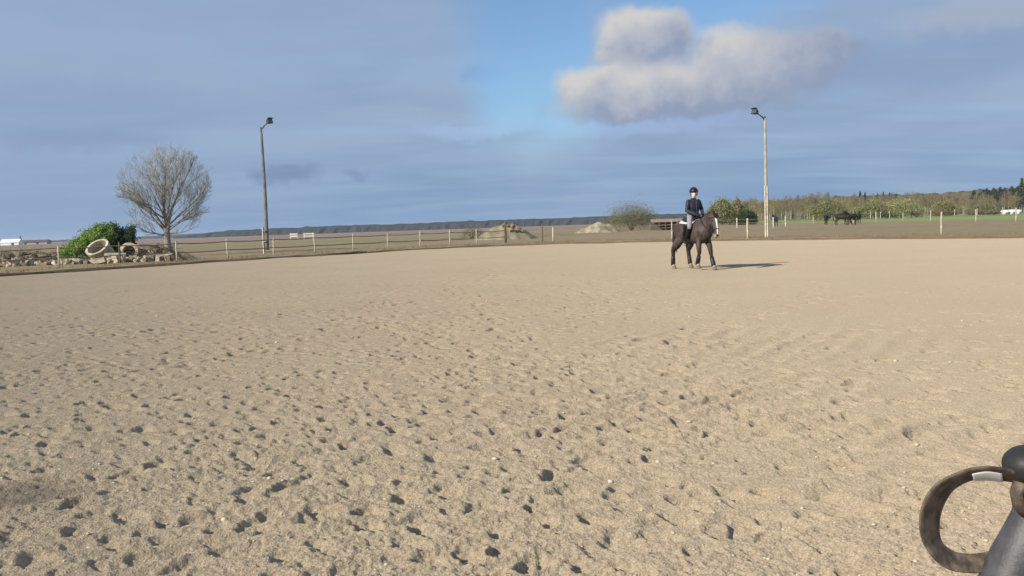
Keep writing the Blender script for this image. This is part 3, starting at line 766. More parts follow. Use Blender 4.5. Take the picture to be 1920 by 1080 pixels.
def bare_tree():
    r = np.random.default_rng(21)
    base = at(316, 470, 66); base.z = GZ
    root = empty("bare_tree", base); tag(root, "leafless round crowned tree standing behind the rubble heap", "tree")
    mb = MB()
    mb.tube([(0, 0, -0.2), (0.0, 0, 0.3), (-0.04, 0, 1.0), (-0.06, 0, 1.7), (-0.10, 0.02, 2.4), (-0.18, 0.05, 3.2)], [0.36, 0.27, 0.235, 0.22, 0.17, 0.11], 10)
    mb.tube([(-0.05, 0, 1.5), (0.10, -0.05, 2.1), (0.16, -0.1, 2.8), (0.2, -0.1, 3.6)], [0.16, 0.15, 0.12, 0.09], 8)
    mb.build("trunk", M_BARK, root)
    C = np.array([-0.05, 0, 4.75]); RAD = np.array([3.45, 3.1, 3.7])
    def reach(p, d):
        P = (p - C) / RAD; Dd = d / RAD
        A = Dd @ Dd; B = 2 * P @ Dd; c_ = P @ P - 1
        disc = B * B - 4 * A * c_
        return (-B + sqrt(disc)) / (2 * A) if disc > 0 else 0.5
    segs = {1: MB(), 2: MB()}
    def grow(p, d, L, rad, lvl):
        n = 5 if lvl < 3 else 3
        pts = [p]; dd = d.copy(); q = p.copy()
        for k in range(n):
            dd = dd + r.normal(size=3) * (0.10 if lvl < 3 else 0.13) + np.array([0, 0, 0.07]); dd /= np.linalg.norm(dd)
            q = q + dd * (L / n); pts.append(q)
        rads = [max(rad * (1 - 0.8 * k / n), 0.0065) for k in range(n + 1)]
        (segs[1] if lvl <= 2 else segs[2]).tube(pts, rads, 6 if lvl <= 1 else 4 if lvl == 2 else 3)
        if lvl >= 4: return
        m_ = {1: 9, 2: 7, 3: 4}[lvl]
        for k in range(m_):
            t = r.uniform(0.22, 0.97); i = int(t * n); f = t * n - i; pos = pts[i] * (1 - f) + pts[min(i + 1, n)] * f
            dirn = pts[min(i + 1, n)] - pts[i]; dirn /= np.linalg.norm(dirn)
            s_ = r.normal(size=3); s_ -= dirn * (s_ @ dirn); s_ /= np.linalg.norm(s_)
            nd = dirn * 0.80 + s_ * r.uniform(0.38, 0.72) + np.array([0, 0, 0.13]); nd /= np.linalg.norm(nd)
            mx = reach(pos, nd) * r.uniform(0.66, 1.10)
            L2 = min(mx, L * r.uniform(0.4, 0.66))
            if L2 < 0.15: continue
            grow(pos, nd, L2, max(rads[i] * 0.46, 0.0085), lvl + 1)
    nl = 17
    for k in range(nl):
        a = 2 * pi * k / nl * 2.4 + r.uniform(-0.3, 0.3)
        e = radians([12, 16, 30, 24, 40, 50, 56, 62, 68, 76, 82, 30, 44, 58, 22, 34, 38][k])
        z0 = 1.55 + 1.5 * (k / nl) if k < 11 else r.uniform(1.9, 3.0)
        p = np.array([-0.08 + r.normal() * 0.05, r.normal() * 0.05, z0]); d = np.array([cos(a) * cos(e), sin(a) * cos(e), sin(e)])
        if k in (0, 1, 3): d = np.array([(-1 if k == 0 else 1) * cos(e), -0.25, sin(e)])
        d /= np.linalg.norm(d)
        grow(p, d, reach(p, d) * r.uniform(0.88, 0.98) * (1.12 if e < 0.5 else 1.0), 0.068 + 0.025 * r.random(), 1)
    segs[1].build("branches", M_BARK, root); segs[2].build("twigs", M_TWIG, root)
bare_tree()

def bush(name, label, base, rad, leaf, size, n, clumps, seed, group=None, stems=6, flat=0.1, spread=0.2, cat="bush"):
    r = np.random.default_rng(seed); root = empty(name, base); tag(root, label, cat, group)
    p = crown_points(r, rad, n, clumps, flat, 0.55, spread); p[:, 2] += rad[2] * 0.30
    p = p[p[:, 2] > 0.02]
    V, F = leaves_np(p, size, r); link_mesh("foliage", np_mesh("foliage", V, F, 4, leaf), root)
    mb = MB()
    for k in range(stems):
        a = r.uniform(0, 2 * pi); q = np.array([cos(a), sin(a)]) * r.uniform(0.3, 0.8)
        mb.tube([(q[0] * 0.15, q[1] * 0.15, -0.1), (q[0] * rad[0] * 0.4, q[1] * rad[1] * 0.4, rad[2] * 0.5), (q[0] * rad[0] * 0.8, q[1] * rad[1] * 0.8, rad[2] * 0.95)], [0.06, 0.045, 0.02], 5)
    mb.build("stems", M_BARK, root)
    return root

# ---- forest on the right: every tree its own trunk and crown
def deciduous(r, h, leaf_w=0.07):
    t = MB(); lean = r.normal() * 0.3
    t.tube([(0, 0, -0.3), (lean * 0.2, 0, h * 0.3), (lean * 0.6, 0.1, h * 0.65), (lean, 0, h * 0.97)], [0.17, 0.14, 0.09, 0.02], 6)
    c = MB()
    n = 60
    for k in range(n):
        z = h * r.uniform(0.30, 0.95); f = (1 - z / h); L = h * (0.10 + 0.30 * f) * r.uniform(0.6, 1.1); a = r.uniform(0, 2 * pi); e = radians(r.uniform(25, 60))
        x0 = lean * z / h
        c.tube([(x0, 0, z), (x0 + cos(a) * L * 0.6 * cos(e), sin(a) * L * 0.6 * cos(e), z + L * 0.6 * sin(e)), (x0 + cos(a) * L * cos(e), sin(a) * L * cos(e), min(z + L * sin(e) * 1.1, h * 1.04))], [0.035, 0.025, 0.01], 3)
    tri = []
    V = np.array(c.v); F3 = c.f
    p = np.stack([r.normal(size=1500) * h * 0.115 * 1.0, r.normal(size=1500) * h * 0.115, h * (0.62 + 0.19 * r.normal(size=1500))], 1)
    p = p[(p[:, 2] > h * 0.28) & (p[:, 2] < h * 1.0)]
    w = np.clip((1.06 - p[:, 2] / h) * 2.2, 0.3, 1.0); p[:, :2] *= w[:, None]; p[:, 0] += lean * p[:, 2] / h
    LV, LF = leaves_np(p, leaf_w, r, 2.0, 3.2)
    n0 = len(c.v); c.v.extend(map(tuple, LV)); c.f.extend([tuple(int(i) + n0 for i in f) for f in LF])
    return t, c
def conifer(r, h):
    t = MB(); t.tube([(0, 0, -0.3), (0, 0, h * 0.5), (0.05, 0, h)], [0.2, 0.15, 0.03], 6)
    P = []
    for k in range(26):
        z = h * (0.22 + 0.78 * k / 26); R = h * 0.20 * (1 - (z / h) ** 1.6) * r.uniform(0.75, 1.15) + 0.15
        for j in range(7):
            a = r.uniform(0, 2 * pi); m_ = 12; s_ = r.uniform(0.1, 1, m_)
            P.append(np.stack([cos(a) * R * s_, sin(a) * R * s_, z - 0.25 * R * s_ + r.normal(size=m_) * 0.08], 1) + r.normal(size=(m_, 3)) * 0.07)
    V, F = leaves_np(np.concatenate(P), 0.16, r, 0.8, 1.5)
    return t, V, F
TREES = []
for k in range(7):
    r = np.random.default_rng(100 + k); h = 10.0
    t, c = deciduous(r, h); TREES.append((t.mesh("trunk", M_BIRCH), [c.mesh("crown", m_, False) for m_ in (M_BROWNTWIG,)][0], h))
PINES = []
for k in range(4):
    r = np.random.default_rng(200 + k); t, V, F = conifer(r, 11.0); PINES.append((t.mesh("trunk", M_BARK), np_mesh("crown", V, F, 4, M_PINE), 11.0))
TREES_OL = []
for k in range(3):
    t, c, h = TREES[k * 2]; c2 = c.copy(); c2.materials.clear(); c2.materials.append(M_OLIVETWIG); TREES_OL.append((t, c2, h))

def plant(kind, meshes, base, h, label, group, sx=1.0):
    t, c, h0 = meshes; root = empty(kind, base, random.uniform(0, 2 * pi)); tag(root, label, "tree", group); s_ = h / h0
    root.scale = (s_ * sx, s_ * sx, s_)
    link_mesh("trunk", t, root); link_mesh("crown", c, root)
def top_y(px):
    xs = [1318, 1345, 1400, 1450, 1490, 1520, 1600, 1650, 1700, 1760, 1815, 1830, 1870, 1900, 1930, 2100]
    ys = [392, 378, 371, 370, 365, 361, 363, 363, 361, 361, 360, 354, 350, 347, 340, 335]
    return float(np.interp(px, xs, ys))
r = np.random.default_rng(31)
G1 = "leafless trees of the wood on the right"
for k in range(112):
    px = 1330 + 640 * (k + r.uniform(-0.4, 0.4)) / 112
    dist = r.uniform(300, 385) if px < 1815 else r.uniform(275, 310)
    b0 = at(px, 405, dist); b0.z = GZ
    hh = (at(px, top_y(px), dist).z - GZ) * (r.uniform(0.80, 1.04) if px < 1815 else r.uniform(0.5, 0.85))
    zone = ("left of the right floodlight pole" if px < 1425 else "just right of the right floodlight pole" if px < 1490 else "left of the round olive willow" if px < 1530 else "above the dark paddock horses" if px < 1620 else "above the broad pale willow bush" if px < 1735 else "above the small dull green bush" if px < 1815 else "in front of the dark pines at far right")
    size = "tall " if hh > 11.2 else "middling " if hh > 9.6 else "short "
    zone = zone
    ol = r.random() < (0.5 if px < 1480 else 0.2)
    plant("birch_tree", (TREES_OL[r.integers(3)] if ol else TREES[r.integers(7)]), b0, hh, size + ("olive budding birch in the wood " if ol else "brown leafless birch in the wood ") + zone, G1, 1.15)
G2 = "dark pines at the right end of the wood"
for k in range(58):
    px = 1826 + 200 * (k + r.uniform(-0.4, 0.4)) / 58
    dist = r.uniform(325, 380); b0 = at(px, 400, dist); b0.z = GZ
    hh = (at(px, top_y(px), dist).z - GZ) * r.uniform(0.62, 1.02) ** 0.8
    plant("pine_tree", PINES[r.integers(4)], b0, hh, ("tall" if hh > 13.2 else "middling" if hh > 11.3 else "short") + " dark green pine in the wood " + ("at the right edge of the view" if px > 1880 else "above the low grey green bush at far right"), G2, 1.5)
for k, px in enumerate((1613, 1622, 1645, 1657, 1668, 1680)):
    b0 = at(px, 405, 395 + k * 3); b0.z = GZ
    plant("pine_tree", PINES[k % 4], b0, at(px, 358 + (k % 3) * 1.5, 395).z - GZ, "dark pine top rising behind the leafless wood", "pine tops behind the leafless wood", 0.8)
b0 = at(1916, 400, 262); b0.z = GZ
plant("pine_tree", PINES[1], b0, at(1916, 333, 262).z - GZ, "tallest dark pine at the right edge of the view", None, 1.0)

# ---- bushes
G3 = "rounded willow bushes in front of the wood"
for (px, pyb, dist, wpx, top, m_, lab, sd) in (
    (1352, 418, 205, 62, 376, M_WILLOW, "yellow green willow bush just right of the ridden horse's head", 1),
    (1385, 418, 215, 50, 378, M_OLIVETWIG, "olive bush left of the right floodlight pole", 2),
    (1400, 420, 190, 42, 397, M_JUNIPER, "low dark green bush left of the right floodlight pole", 3),
    (1553, 410, 240, 84, 373, M_WILLOW, "round olive willow bush above the paddock horses", 4),
    (1632, 408, 245, 74, 378, M_WILLOW, "left half of the broad low pale green willow bush", 5),
    (1690, 406, 245, 84, 374, M_WILLOW, "broad pale green willow bush right of the paddock horses", 6),
    (1770, 402, 260, 52, 378, M_OLIVETWIG, "small dull green bush between the pale willow and the pines", 7),
    (1843, 400, 250, 60, 385, M_WILLOWDULL, "low grey green bush below the dark pines", 8)):
    b0 = at(px, pyb, dist); b0.z = GZ; hz = at(px, top, dist).z - GZ; w = wpx * dist / FPX / 2
    bush("willow_bush", lab, b0, (w, w * 0.8, hz * 0.86), m_, 0.15, 10500, 170, 300 + sd, G3, spread=0.15)
b0 = at(1183, 425, 150); b0.z = GZ
bush("willow_bush", "soft grey green bush rising behind the second earth heap", b0, (4.9, 3.6, 3.75), M_WILLOWDULL, 0.062, 15000, 260, 330, stems=16, spread=0.20)
b0 = at(884, 432, 118); b0.z = GZ
bush("scrub_bush", "low brown bush at the left foot of the large earth heap", b0, (1.8, 1.4, 1.35), M_BROWNTWIG, 0.06, 1100, 30, 331)

# ------------------------------------------------------------------ far woods, hills and farm
M_FARWOOD = mat("far_forest", (0.040, 0.044, 0.042), 0.95, 0.2, 0.02, (0.034, 0.038, 0.038), spec=0.05)
def wood_mass(name, label, px0, px1, dist, hts, depth, step, amp, sd, m_=M_FARWOOD):
    r = np.random.default_rng(sd); a0 = at(px0, 440, dist).x / dist; a1 = at(px1, 440, dist).x / dist
    n = int(abs(a1 - a0) * dist / step); V = []; rows = 7
    tt = np.linspace(0, 1, n)
    hh = np.interp(tt, np.linspace(0, 1, len(hts)), hts)
    for j in range(rows):
        f = j / (rows - 1)
        prof = [0.0, 0.72, 0.95, 1.0, 0.98, 0.9, 0.0][j]
        d = dist + depth * [0, 0.02, 0.15, 0.4, 0.65, 0.95, 1.0][j]
        nz = 1 + amp * (pnoise(tt * n * 0.31 + j * 7, np.full(n, j * 1.7)) + 0.7 * pnoise(tt * n * 0.9 + j * 3, np.full(n, j * 2.9)))
        for i in range(n):
            V.append(((a0 + (a1 - a0) * tt[i]) * d, d + r.normal() * depth * 0.01, GZ - 0.3 + hh[i] * prof * nz[i]))
    F = [(j * n + i, j * n + i + 1, (j + 1) * n + i + 1, (j + 1) * n + i) for j in range(rows - 1) for i in range(n - 1)]
    o = link_mesh(name, np_mesh(name, np.array(V), np.array(F), 4, m_)); tag(o, label, "forest", kind='stuff')
wood_mass("distant_forest", "long dark forest along the horizon behind the left fence", 325, 1420, 1300, [2.5, 9.5, 10.5, 11, 10.5, 11, 11.5, 11, 11.5, 12, 11, 11], 160, 7, 0.22, 1)
wood_mass("distant_forest", "faint forest band farthest off on the left horizon", 60, 420, 2300, [5, 6, 5, 7, 9, 10, 11], 150, 12, 0.25, 2)
wood_mass("wood", "dim inner wood behind the leafless birches on the right", 1345, 2150, 420, [8.2, 9.8, 10.6, 10.4, 11, 12, 12, 12], 60, 2.0, 0.16, 3, mat("dim_wood", (0.125, 0.112, 0.072), 0.95, 0.3, 0.1, (0.09, 0.082, 0.055), spec=0.05))

M_WHITE = mat("white_roof", (0.78, 0.78, 0.76), 0.7, 0.08, 0.5)
M_DARKROOF = mat("dark_barn_roof", (0.10, 0.085, 0.085), 0.9, 0.2, 0.5)
M_BARNWALL = mat("barn_wall", (0.36, 0.33, 0.29), 0.9, 0.2, 0.5)
M_DOOR = mat("barn_door", (0.09, 0.07, 0.05), 0.9, 0.2, 0.5)
def gable(name, label, c, L, W, hw, hr, mw, mr, rz, doors):
    root = empty(name, c, rz); tag(root, label, "building")
    mb = MB(); mb.add([(-L / 2, -W / 2, 0), (L / 2, -W / 2, 0), (L / 2, W / 2, 0), (-L / 2, W / 2, 0), (-L / 2, -W / 2, hw), (L / 2, -W / 2, hw), (L / 2, W / 2, hw), (-L / 2, W / 2, hw), (-L / 2, 0, hr), (L / 2, 0, hr)],
                       [(0, 1, 5, 4), (2, 3, 7, 6), (1, 2, 6, 9, 5), (3, 0, 4, 8, 7), (0, 3, 2, 1), (4, 5, 9, 8), (6, 7, 8, 9)])
    mb.build("wall", mw, root, False)
    mb = MB(); o = 0.35; t = 0.14
    k = (hr - hw) / (W / 2)
    for s_ in (-1, 1):
        mb.add([(-L / 2 - o, s_ * (W / 2 + o), hw - o * k + 0.02), (L / 2 + o, s_ * (W / 2 + o), hw - o * k + 0.02), (L / 2 + o, 0, hr + 0.02), (-L / 2 - o, 0, hr + 0.02),
                (-L / 2 - o, s_ * (W / 2 + o), hw - o * k + t), (L / 2 + o, s_ * (W / 2 + o), hw - o * k + t), (L / 2 + o, 0, hr + t + 0.02), (-L / 2 - o, 0, hr + t + 0.02)],
               [(0, 1, 2, 3), (4, 7, 6, 5), (0, 4, 5, 1), (1, 5, 6, 2), (3, 2, 6, 7), (0, 3, 7, 4)])
    mb.build("roof", mr, root, False)
    for x, w, h in doors:
        mb = MB(); mb.box((x, -W / 2 - 0.03, h / 2), (w, 0.08, h)); mb.build("door", M_DOOR, root, False)
c0 = at(22, 456, 620); c0.z = GZ
gable("white_barn", "white roofed barn on the horizon at the left edge", c0, 11.5, 8, 1.9, 4.0, M_WHITE, M_WHITE, 0.15, [(2.0, 1.6, 1.7)])
c0 = at(66, 456, 640); c0.z = GZ
gable("long_barn", "long low dark roofed barn right of the white one on the horizon", c0, 19, 8, 1.5, 3.0, M_BARNWALL, M_DARKROOF, 0.1, [(-5, 1.8, 1.4), (3, 1.8, 1.4)])
b0 = at(39, 456, 690); b0.z = GZ
plant("pine_tree", PINES[2], b0, at(39, 442.5, 690).z, "small dark tree rising behind the far left barns", None, 1.5)

def shelter():
    c = gnd(1259, 431.0, GZ); root = empty("field_shelter", c, radians(-6)); tag(root, "low open field shelter with brown roof behind the ridden horse", "shelter")
    L, W, H = 6.0, 2.6, 1.2
    mb = MB(); mb.add([(-L / 2, -W / 2, H), (L / 2, -W / 2, H), (L / 2, W / 2, H + 0.35), (-L / 2, W / 2, H + 0.35), (-L / 2, -W / 2, H + 0.12), (L / 2, -W / 2, H + 0.12), (L / 2, W / 2, H + 0.47), (-L / 2, W / 2, H + 0.47)],
                      [(0, 3, 2, 1), (4, 5, 6, 7), (0, 1, 5, 4), (1, 2, 6, 5), (2, 3, 7, 6), (3, 0, 4, 7)])
    mb.build("roof", mat("brown_sheet_roof", (0.30, 0.22, 0.16), 0.8, 0.2, 1.0), root, False)
    mb = MB(); mb.box((0, W / 2 - 0.1, 0.75), (L - 0.2, 0.06, 1.5)); mb.build("back_wall", M_DARKPOST, root, False)
    for k in range(7):
        x = -L / 2 + 0.2 + (L - 0.4) * k / 6
        mb = MB(); mb.box((x, -W / 2 + 0.12, H / 2 - 0.02), (0.14, 0.14, H)); mb.build("post", M_DARKPOST, root, False)
    for z in (0.35, 0.8):
        mb = MB(); mb.box((0, -W / 2 + 0.22, z), (L - 0.5, 0.05, 0.12)); mb.build("rail", M_DARKPOST, root, False)
shelter()
def bales():
    M_WRAP = mat("white_bale_wrap", (0.75, 0.76, 0.73), 0.4, 0.1, 2.0, bump=0.02, bscale=5)
    for k, (px, w) in enumerate(((1884, 0.62), (1897, 0.66), (1909, 0.60))):
        c = at(px, 400, 232); c.z = GZ; o = MB()
        o.tube([(-w, 0, w * 0.94), (-w * 0.96, 0, w), (w * 0.96, 0, w), (w, 0, w * 0.94)], [w * 0.88, w, w, w * 0.88], 16)
        b_ = o.build("hay_bale", M_WRAP, None, True, c); b_.rotation_euler = (0, 0, radians(10 * k - 5))
        tag(b_, ("left", "middle", "right")[k] + " of three white wrapped bales below the dark pines", "hay bale", "white wrapped bales at the right")
bales()

# ------------------------------------------------------------------ earth heaps
def heap(name, label, c, rx, ry, h, m_, sd, peaks, cat="heap"):
    r = np.random.default_rng(sd); n = 46; g = np.linspace(-1.25, 1.25, n); X, Y = np.meshgrid(g, g, indexing='ij')
    Z = np.zeros_like(X)
    for (x, y, s_, a) in peaks: Z = np.maximum(Z, a * sstep(1 - np.sqrt(((X - x) / s_) ** 2 + ((Y - y) / s_) ** 2), 0, 1.0) ** 0.8)
    Z = Z * h + (pnoise(X * 3 + sd, Y * 3) * 0.16 + pnoise(X * 8, Y * 8 + sd) * 0.09) * h * (Z > 0.02) - 0.06
    V = np.stack([X * rx, Y * ry, Z], -1).reshape(-1, 3); i, j = np.meshgrid(np.arange(n - 1), np.arange(n - 1), indexing='ij')
    F = np.stack([i * n + j, (i + 1) * n + j, (i + 1) * n + j + 1, i * n + j + 1], -1).reshape(-1, 4)
    o = link_mesh(name, np_mesh(name, V, F, 4, m_, True), None, (c[0], c[1], GZ - 0.03)); tag(o, label, cat)
    return o
M_HEAP = mat("heaped_earth", (0.255, 0.215, 0.148), 0.95, 0.3, 0.9, (0.17, 0.145, 0.088), bump=0.08, bscale=3)
M_HEAP2 = mat("heaped_sand", (0.31, 0.265, 0.19), 0.95, 0.3, 0.9, (0.19, 0.16, 0.105), bump=0.08, bscale=3)
c0 = at(948, 440, 96)
heap("earth_heap", "large brown earth heap behind the dark corner post", c0, 3.2, 2.8, 1.55, M_HEAP, 3, [(-0.15, 0, 1.0, 1.0), (0.25, -0.05, 0.9, 1.0), (-0.55, 0.1, 0.6, 0.5), (0.6, 0.1, 0.5, 0.55)])
c0 = at(1122, 436, 132)
heap("sand_heap", "smaller pale sand heap in front of the grey green bush", c0, 3.5, 2.6, 1.6, M_HEAP2, 5, [(0.0, 0, 0.9, 1.0), (0.4, -0.1, 0.6, 0.75), (-0.5, 0, 0.6, 0.55)])

def chunk_mesh(sd, m_, rough=0.28, box=False):
    r = np.random.default_rng(sd); bm = bmesh.new()
    if box:
        bmesh.ops.create_cube(bm, size=2.0)
        bmesh.ops.bevel(bm, geom=bm.edges[:], offset=0.12, segments=1, affect='EDGES')
        for v in bm.verts: v.co += Vector(r.normal(size=3)) * 0.05
    else:
        bmesh.ops.create_icosphere(bm, subdivisions=2, radius=1.0)
        for v in bm.verts:
            d = v.co.normalized(); v.co = d * (1 + rough * (sin(d.x * 5 + sd) * cos(d.y * 4 + sd * 2) + 0.5 * r.normal() * 0.3))
            v.co = Vector([round(c * 2.2) / 2.2 * 0.45 + c * 0.55 for c in v.co])
    me = bpy.data.meshes.new("chunk"); bm.to_mesh(me); bm.free(); me.materials.append(m_); return me
M_STONEPALE = mat("pale_broken_concrete", (0.44, 0.385, 0.295), 0.92, 0.3, 1.6, (0.22, 0.18, 0.125), bump=0.05, bscale=6, rnd=0.2)
M_STONEDARK = mat("dark_rubble", (0.15, 0.115, 0.085), 0.95, 0.35, 2.5, (0.26, 0.20, 0.145), bump=0.05, bscale=6, rnd=0.35)
for k, (px, py, dist, s_) in enumerate(((953, 424, 94, 0.22), (962, 424, 94, 0.28), (972, 428, 93, 0.25), (982, 432, 93, 0.22), (944, 423, 94, 0.2))):
    o = link_mesh("stone", chunk_mesh(40 + k, M_STONEDARK)); o.location = at(px, py, dist); o.scale = (s_ * 1.2, s_, s_ * 0.8); o.rotation_euler = (0.2 * k, 0.5, k)
    tag(o, "dark stone lying on the right slope of the large earth heap", "stone", "stones on the earth heap")

# ------------------------------------------------------------------ rubble corner on the left
M_RING = mat("concrete_ring", (0.47, 0.41, 0.31), 0.92, 0.3, 2.2, (0.29, 0.245, 0.175), bump=0.02, bscale=8)
def ring(label, c, axis, ro, ri, L, rz=0):
    n = 28; vs = []; fs = []
    prof = [(ro, -L / 2), (ro, -L * 0.1), (ro * 1.0, L / 2 - 0.10), (ro * 1.04, L / 2 - 0.09), (ro * 1.04, L / 2), (ri, L / 2), (ri, L / 2 - 0.02), (ri, -L / 2)]
    m_ = len(prof)
    for k in range(n):
        a = 2 * pi * k / n
        for (rr, z) in prof: vs.append((cos(a) * rr, sin(a) * rr, z))
    for k in range(n):
        for j in range(m_): fs.append((k * m_ + j, k * m_ + (j + 1) % m_, ((k + 1) % n) * m_ + (j + 1) % m_, ((k + 1) % n) * m_ + j))
    mb = MB(); mb.add(vs, fs); o = mb.build("concrete_ring", M_RING, None, False)
    o.location = c; o.rotation_euler = Vector(axis).to_track_quat('Z', 'Y').to_euler(); tag(o, label, "concrete ring", "concrete well rings"); return o
DR = 54.0
ring("large pale concrete well ring tilted open towards the sand, below the green bush", at(189, 473, DR), (-0.20, -0.62, 0.74), 0.68, 0.57, 0.9)
ring("smaller weathered concrete well ring right of the large one", at(244, 474, DR + 0.6), (0.22, -0.93, 0.22), 0.52, 0.36, 0.9)
# earth the rings lie in
c0 = at(275, 486, DR + 1.5)
heap("earth_bank", "brown earth bank with dead grass under the concrete rings", c0, 3.2, 1.7, 0.95, mat("bank_earth", (0.235, 0.185, 0.12), 0.95, 0.35, 1.5, (0.165, 0.145, 0.075), bump=0.08, bscale=4), 9, [(-0.05, 0, 1.0, 0.95), (0.45, -0.1, 0.7, 0.85), (-0.55, 0, 0.6, 0.7), (0.15, 0.1, 0.7, 1.0)])
c0 = at(60, 490, DR + 0.5)
heap("rubble_bank", "low bank of dirt under the dark rubble at the left edge", c0, 3.3, 1.5, 0.55, mat("rubble_earth", (0.20, 0.155, 0.105), 0.95, 0.35, 1.5, (0.12, 0.095, 0.06), bump=0.08, bscale=4), 12, [(0, 0, 1.0, 0.9), (-0.5, 0, 0.7, 0.8), (0.5, 0, 0.7, 0.85)])
# pale blocks along the foot
BL = [chunk_mesh(60 + k, M_STONEPALE, box=True) for k in range(4)]
labs = ["leftmost pale concrete block at the foot of the green bush", "pale concrete block left of the large well ring", "long flat concrete slab under the large well ring", "wide pale concrete slab between the two well rings",
        "square concrete block under the smaller well ring", "small square concrete block right of the smaller well ring", "tilted concrete block near the post right of the rubble", "flat slab lying on top between the rings", "rightmost pale block beside the fence post"]
for k, (px, py, sx, sy, sz, rz, dd) in enumerate(((123, 493, 0.32, 0.25, 0.26, 0.3, 0.2), (146, 491, 0.34, 0.28, 0.20, -0.2, 0), (181, 492, 0.62, 0.36, 0.17, 0.1, -0.3), (212, 489, 0.50, 0.32, 0.22, -0.1, -0.2),
                                                  (249, 488, 0.27, 0.22, 0.20, 0.2, 0), (278, 487, 0.25, 0.22, 0.21, 0.4, 0), (301, 485, 0.23, 0.2, 0.24, -0.4, 0), (216, 481, 0.58, 0.35, 0.12, 0.2, 0.3), (314, 481, 0.30, 0.26, 0.14, 0.5, 0.2))):
    o = link_mesh("concrete_block", BL[k % 4]); o.location = at(px, py, DR - 1.2 + dd); o.scale = (sx, sy, sz); o.rotation_euler = (random.uniform(-0.35, 0.35), random.uniform(-0.35, 0.35), rz * 1.6)
    tag(o, labs[k], "concrete block", "pale concrete blocks in the rubble")
# dark rubble at the left edge
CH = [chunk_mesh(80 + k, M_STONEDARK, 0.4) for k in range(4)] + [chunk_mesh(90 + k, M_STONEPALE, 0.4) for k in range(3)]
r = np.random.default_rng(77)
for k in range(74):
    px = r.uniform(-30, 128); f = r.random()
    top = np.interp(px, [-30, 0, 30, 55, 90, 128], [481, 481, 477, 477, 482, 487])
    py = top + 22 * f ** 0.8; dark = r.random() < (0.68 if py < 494 else 0.35)
    s_ = r.uniform(0.12, 0.27)
    o = link_mesh("rubble_stone", CH[r.integers(4)] if dark else CH[4 + r.integers(3)]); o.location = at(px, py, DR + 0.9 - 2.2 * f); o.location.z = max(o.location.z, GZ + 0.05)
    o.scale = (s_ * r.uniform(0.8, 1.6), s_, s_ * r.uniform(0.5, 0.9)); o.rotation_euler = tuple(r.uniform(0, 6, 3))
    tag(o, "dark brown stone in the rubble pile at the left edge" if dark else "pale stone in the rubble pile at the left edge", "stone", "stones of the left rubble pile")
for k in range(26):
    px = r.uniform(225, 318); py = r.uniform(468, 488); s_ = r.uniform(0.09, 0.2); dark = r.random() < 0.5
    o = link_mesh("rubble_stone", CH[r.integers(4)] if dark else CH[4 + r.integers(3)]); o.location = at(px, py, DR - 0.2 + (488 - py) * 0.07); o.scale = (s_ * r.uniform(0.8, 1.6), s_, s_ * 0.8); o.rotation_euler = tuple(r.uniform(0, 6, 3))
    tag(o, "dark stone on the earth bank by the well rings" if dark else "pale stone on the earth bank by the well rings", "stone", "stones on the earth bank")
for k in range(24):
    px = r.uniform(112, 326); s_ = r.uniform(0.08, 0.17)
    o = link_mesh("rubble_stone", CH[4 + r.integers(3)] if r.random() < 0.65 else CH[r.integers(4)]); o.location = at(px, 494 - (px - 112) * 0.03 + r.uniform(-5, 3), DR - 2.0 + r.uniform(-0.3, 0.6)); o.location.z = max(GZ + 0.04, min(o.location.z, 0.45)); o.scale = (s_ * r.uniform(0.8, 1.6), s_, s_ * 0.8); o.rotation_euler = tuple(r.uniform(0, 6, 3))
    tag(o, "small stone strewn between the pale blocks at the foot of the rubble", "stone", "stones between the pale blocks")
# dead wood
M_LOG = mat("dead_wood", (0.105, 0.08, 0.055), 0.95, 0.35, 4.0, bump=0.02)
logs = [((296, 458, 55.2), (331, 484, 53.6), 0.10, "thick dark log leaning down to the fence post right of the rubble"), ((262, 460, 55.6), (300, 463, 55.0), 0.07, "dark branch lying along the top of the earth bank"),
        ((12, 484, 54), (62, 476, 54.6), 0.06, "dark branch on top of the left rubble pile"), ((48, 490, 53.5), (96, 480, 54), 0.07, "dark beam slanting over the left rubble pile"), ((128, 488, 53.3), (163, 486, 53.2), 0.09, "dark log lying behind the pale blocks below the green bush")]
for a, b_, rad, lab in logs:
    p, q = at(*a), at(*b_); mb = MB(); mid = (p + q) / 2 + Vector((0.05, 0, 0.06)); mb.tube([Vector((0, 0, 0)), mid - p, q - p], [rad, rad * 0.9, rad * 0.6], 8); o = mb.build("log", M_LOG, None, True, p); tag(o, lab, "log")
def brush():
    r = np.random.default_rng(15); mb = MB()
    for k in range(420):
        px = r.uniform(-20, 118) if k < 260 else r.uniform(250, 330); py = r.uniform(474, 492) if k < 260 else r.uniform(464, 486)
        p = at(px, py, DR - 0.2 + r.uniform(-0.6, 0.9)); a = r.normal(size=3); a[2] = abs(a[2]) * 0.5; a /= np.linalg.norm(a); L = r.uniform(0.25, 0.75)
        mb.tube([p, p + Vector(a) * L * 0.5 + Vector((0, 0, 0.03)), p + Vector(a) * L], [0.014, 0.011, 0.005], 3)
    o = mb.build("brushwood", M_LOG); tag(o, "tangle of thin dead branches over the rubble", "brushwood", kind='stuff')
brush()
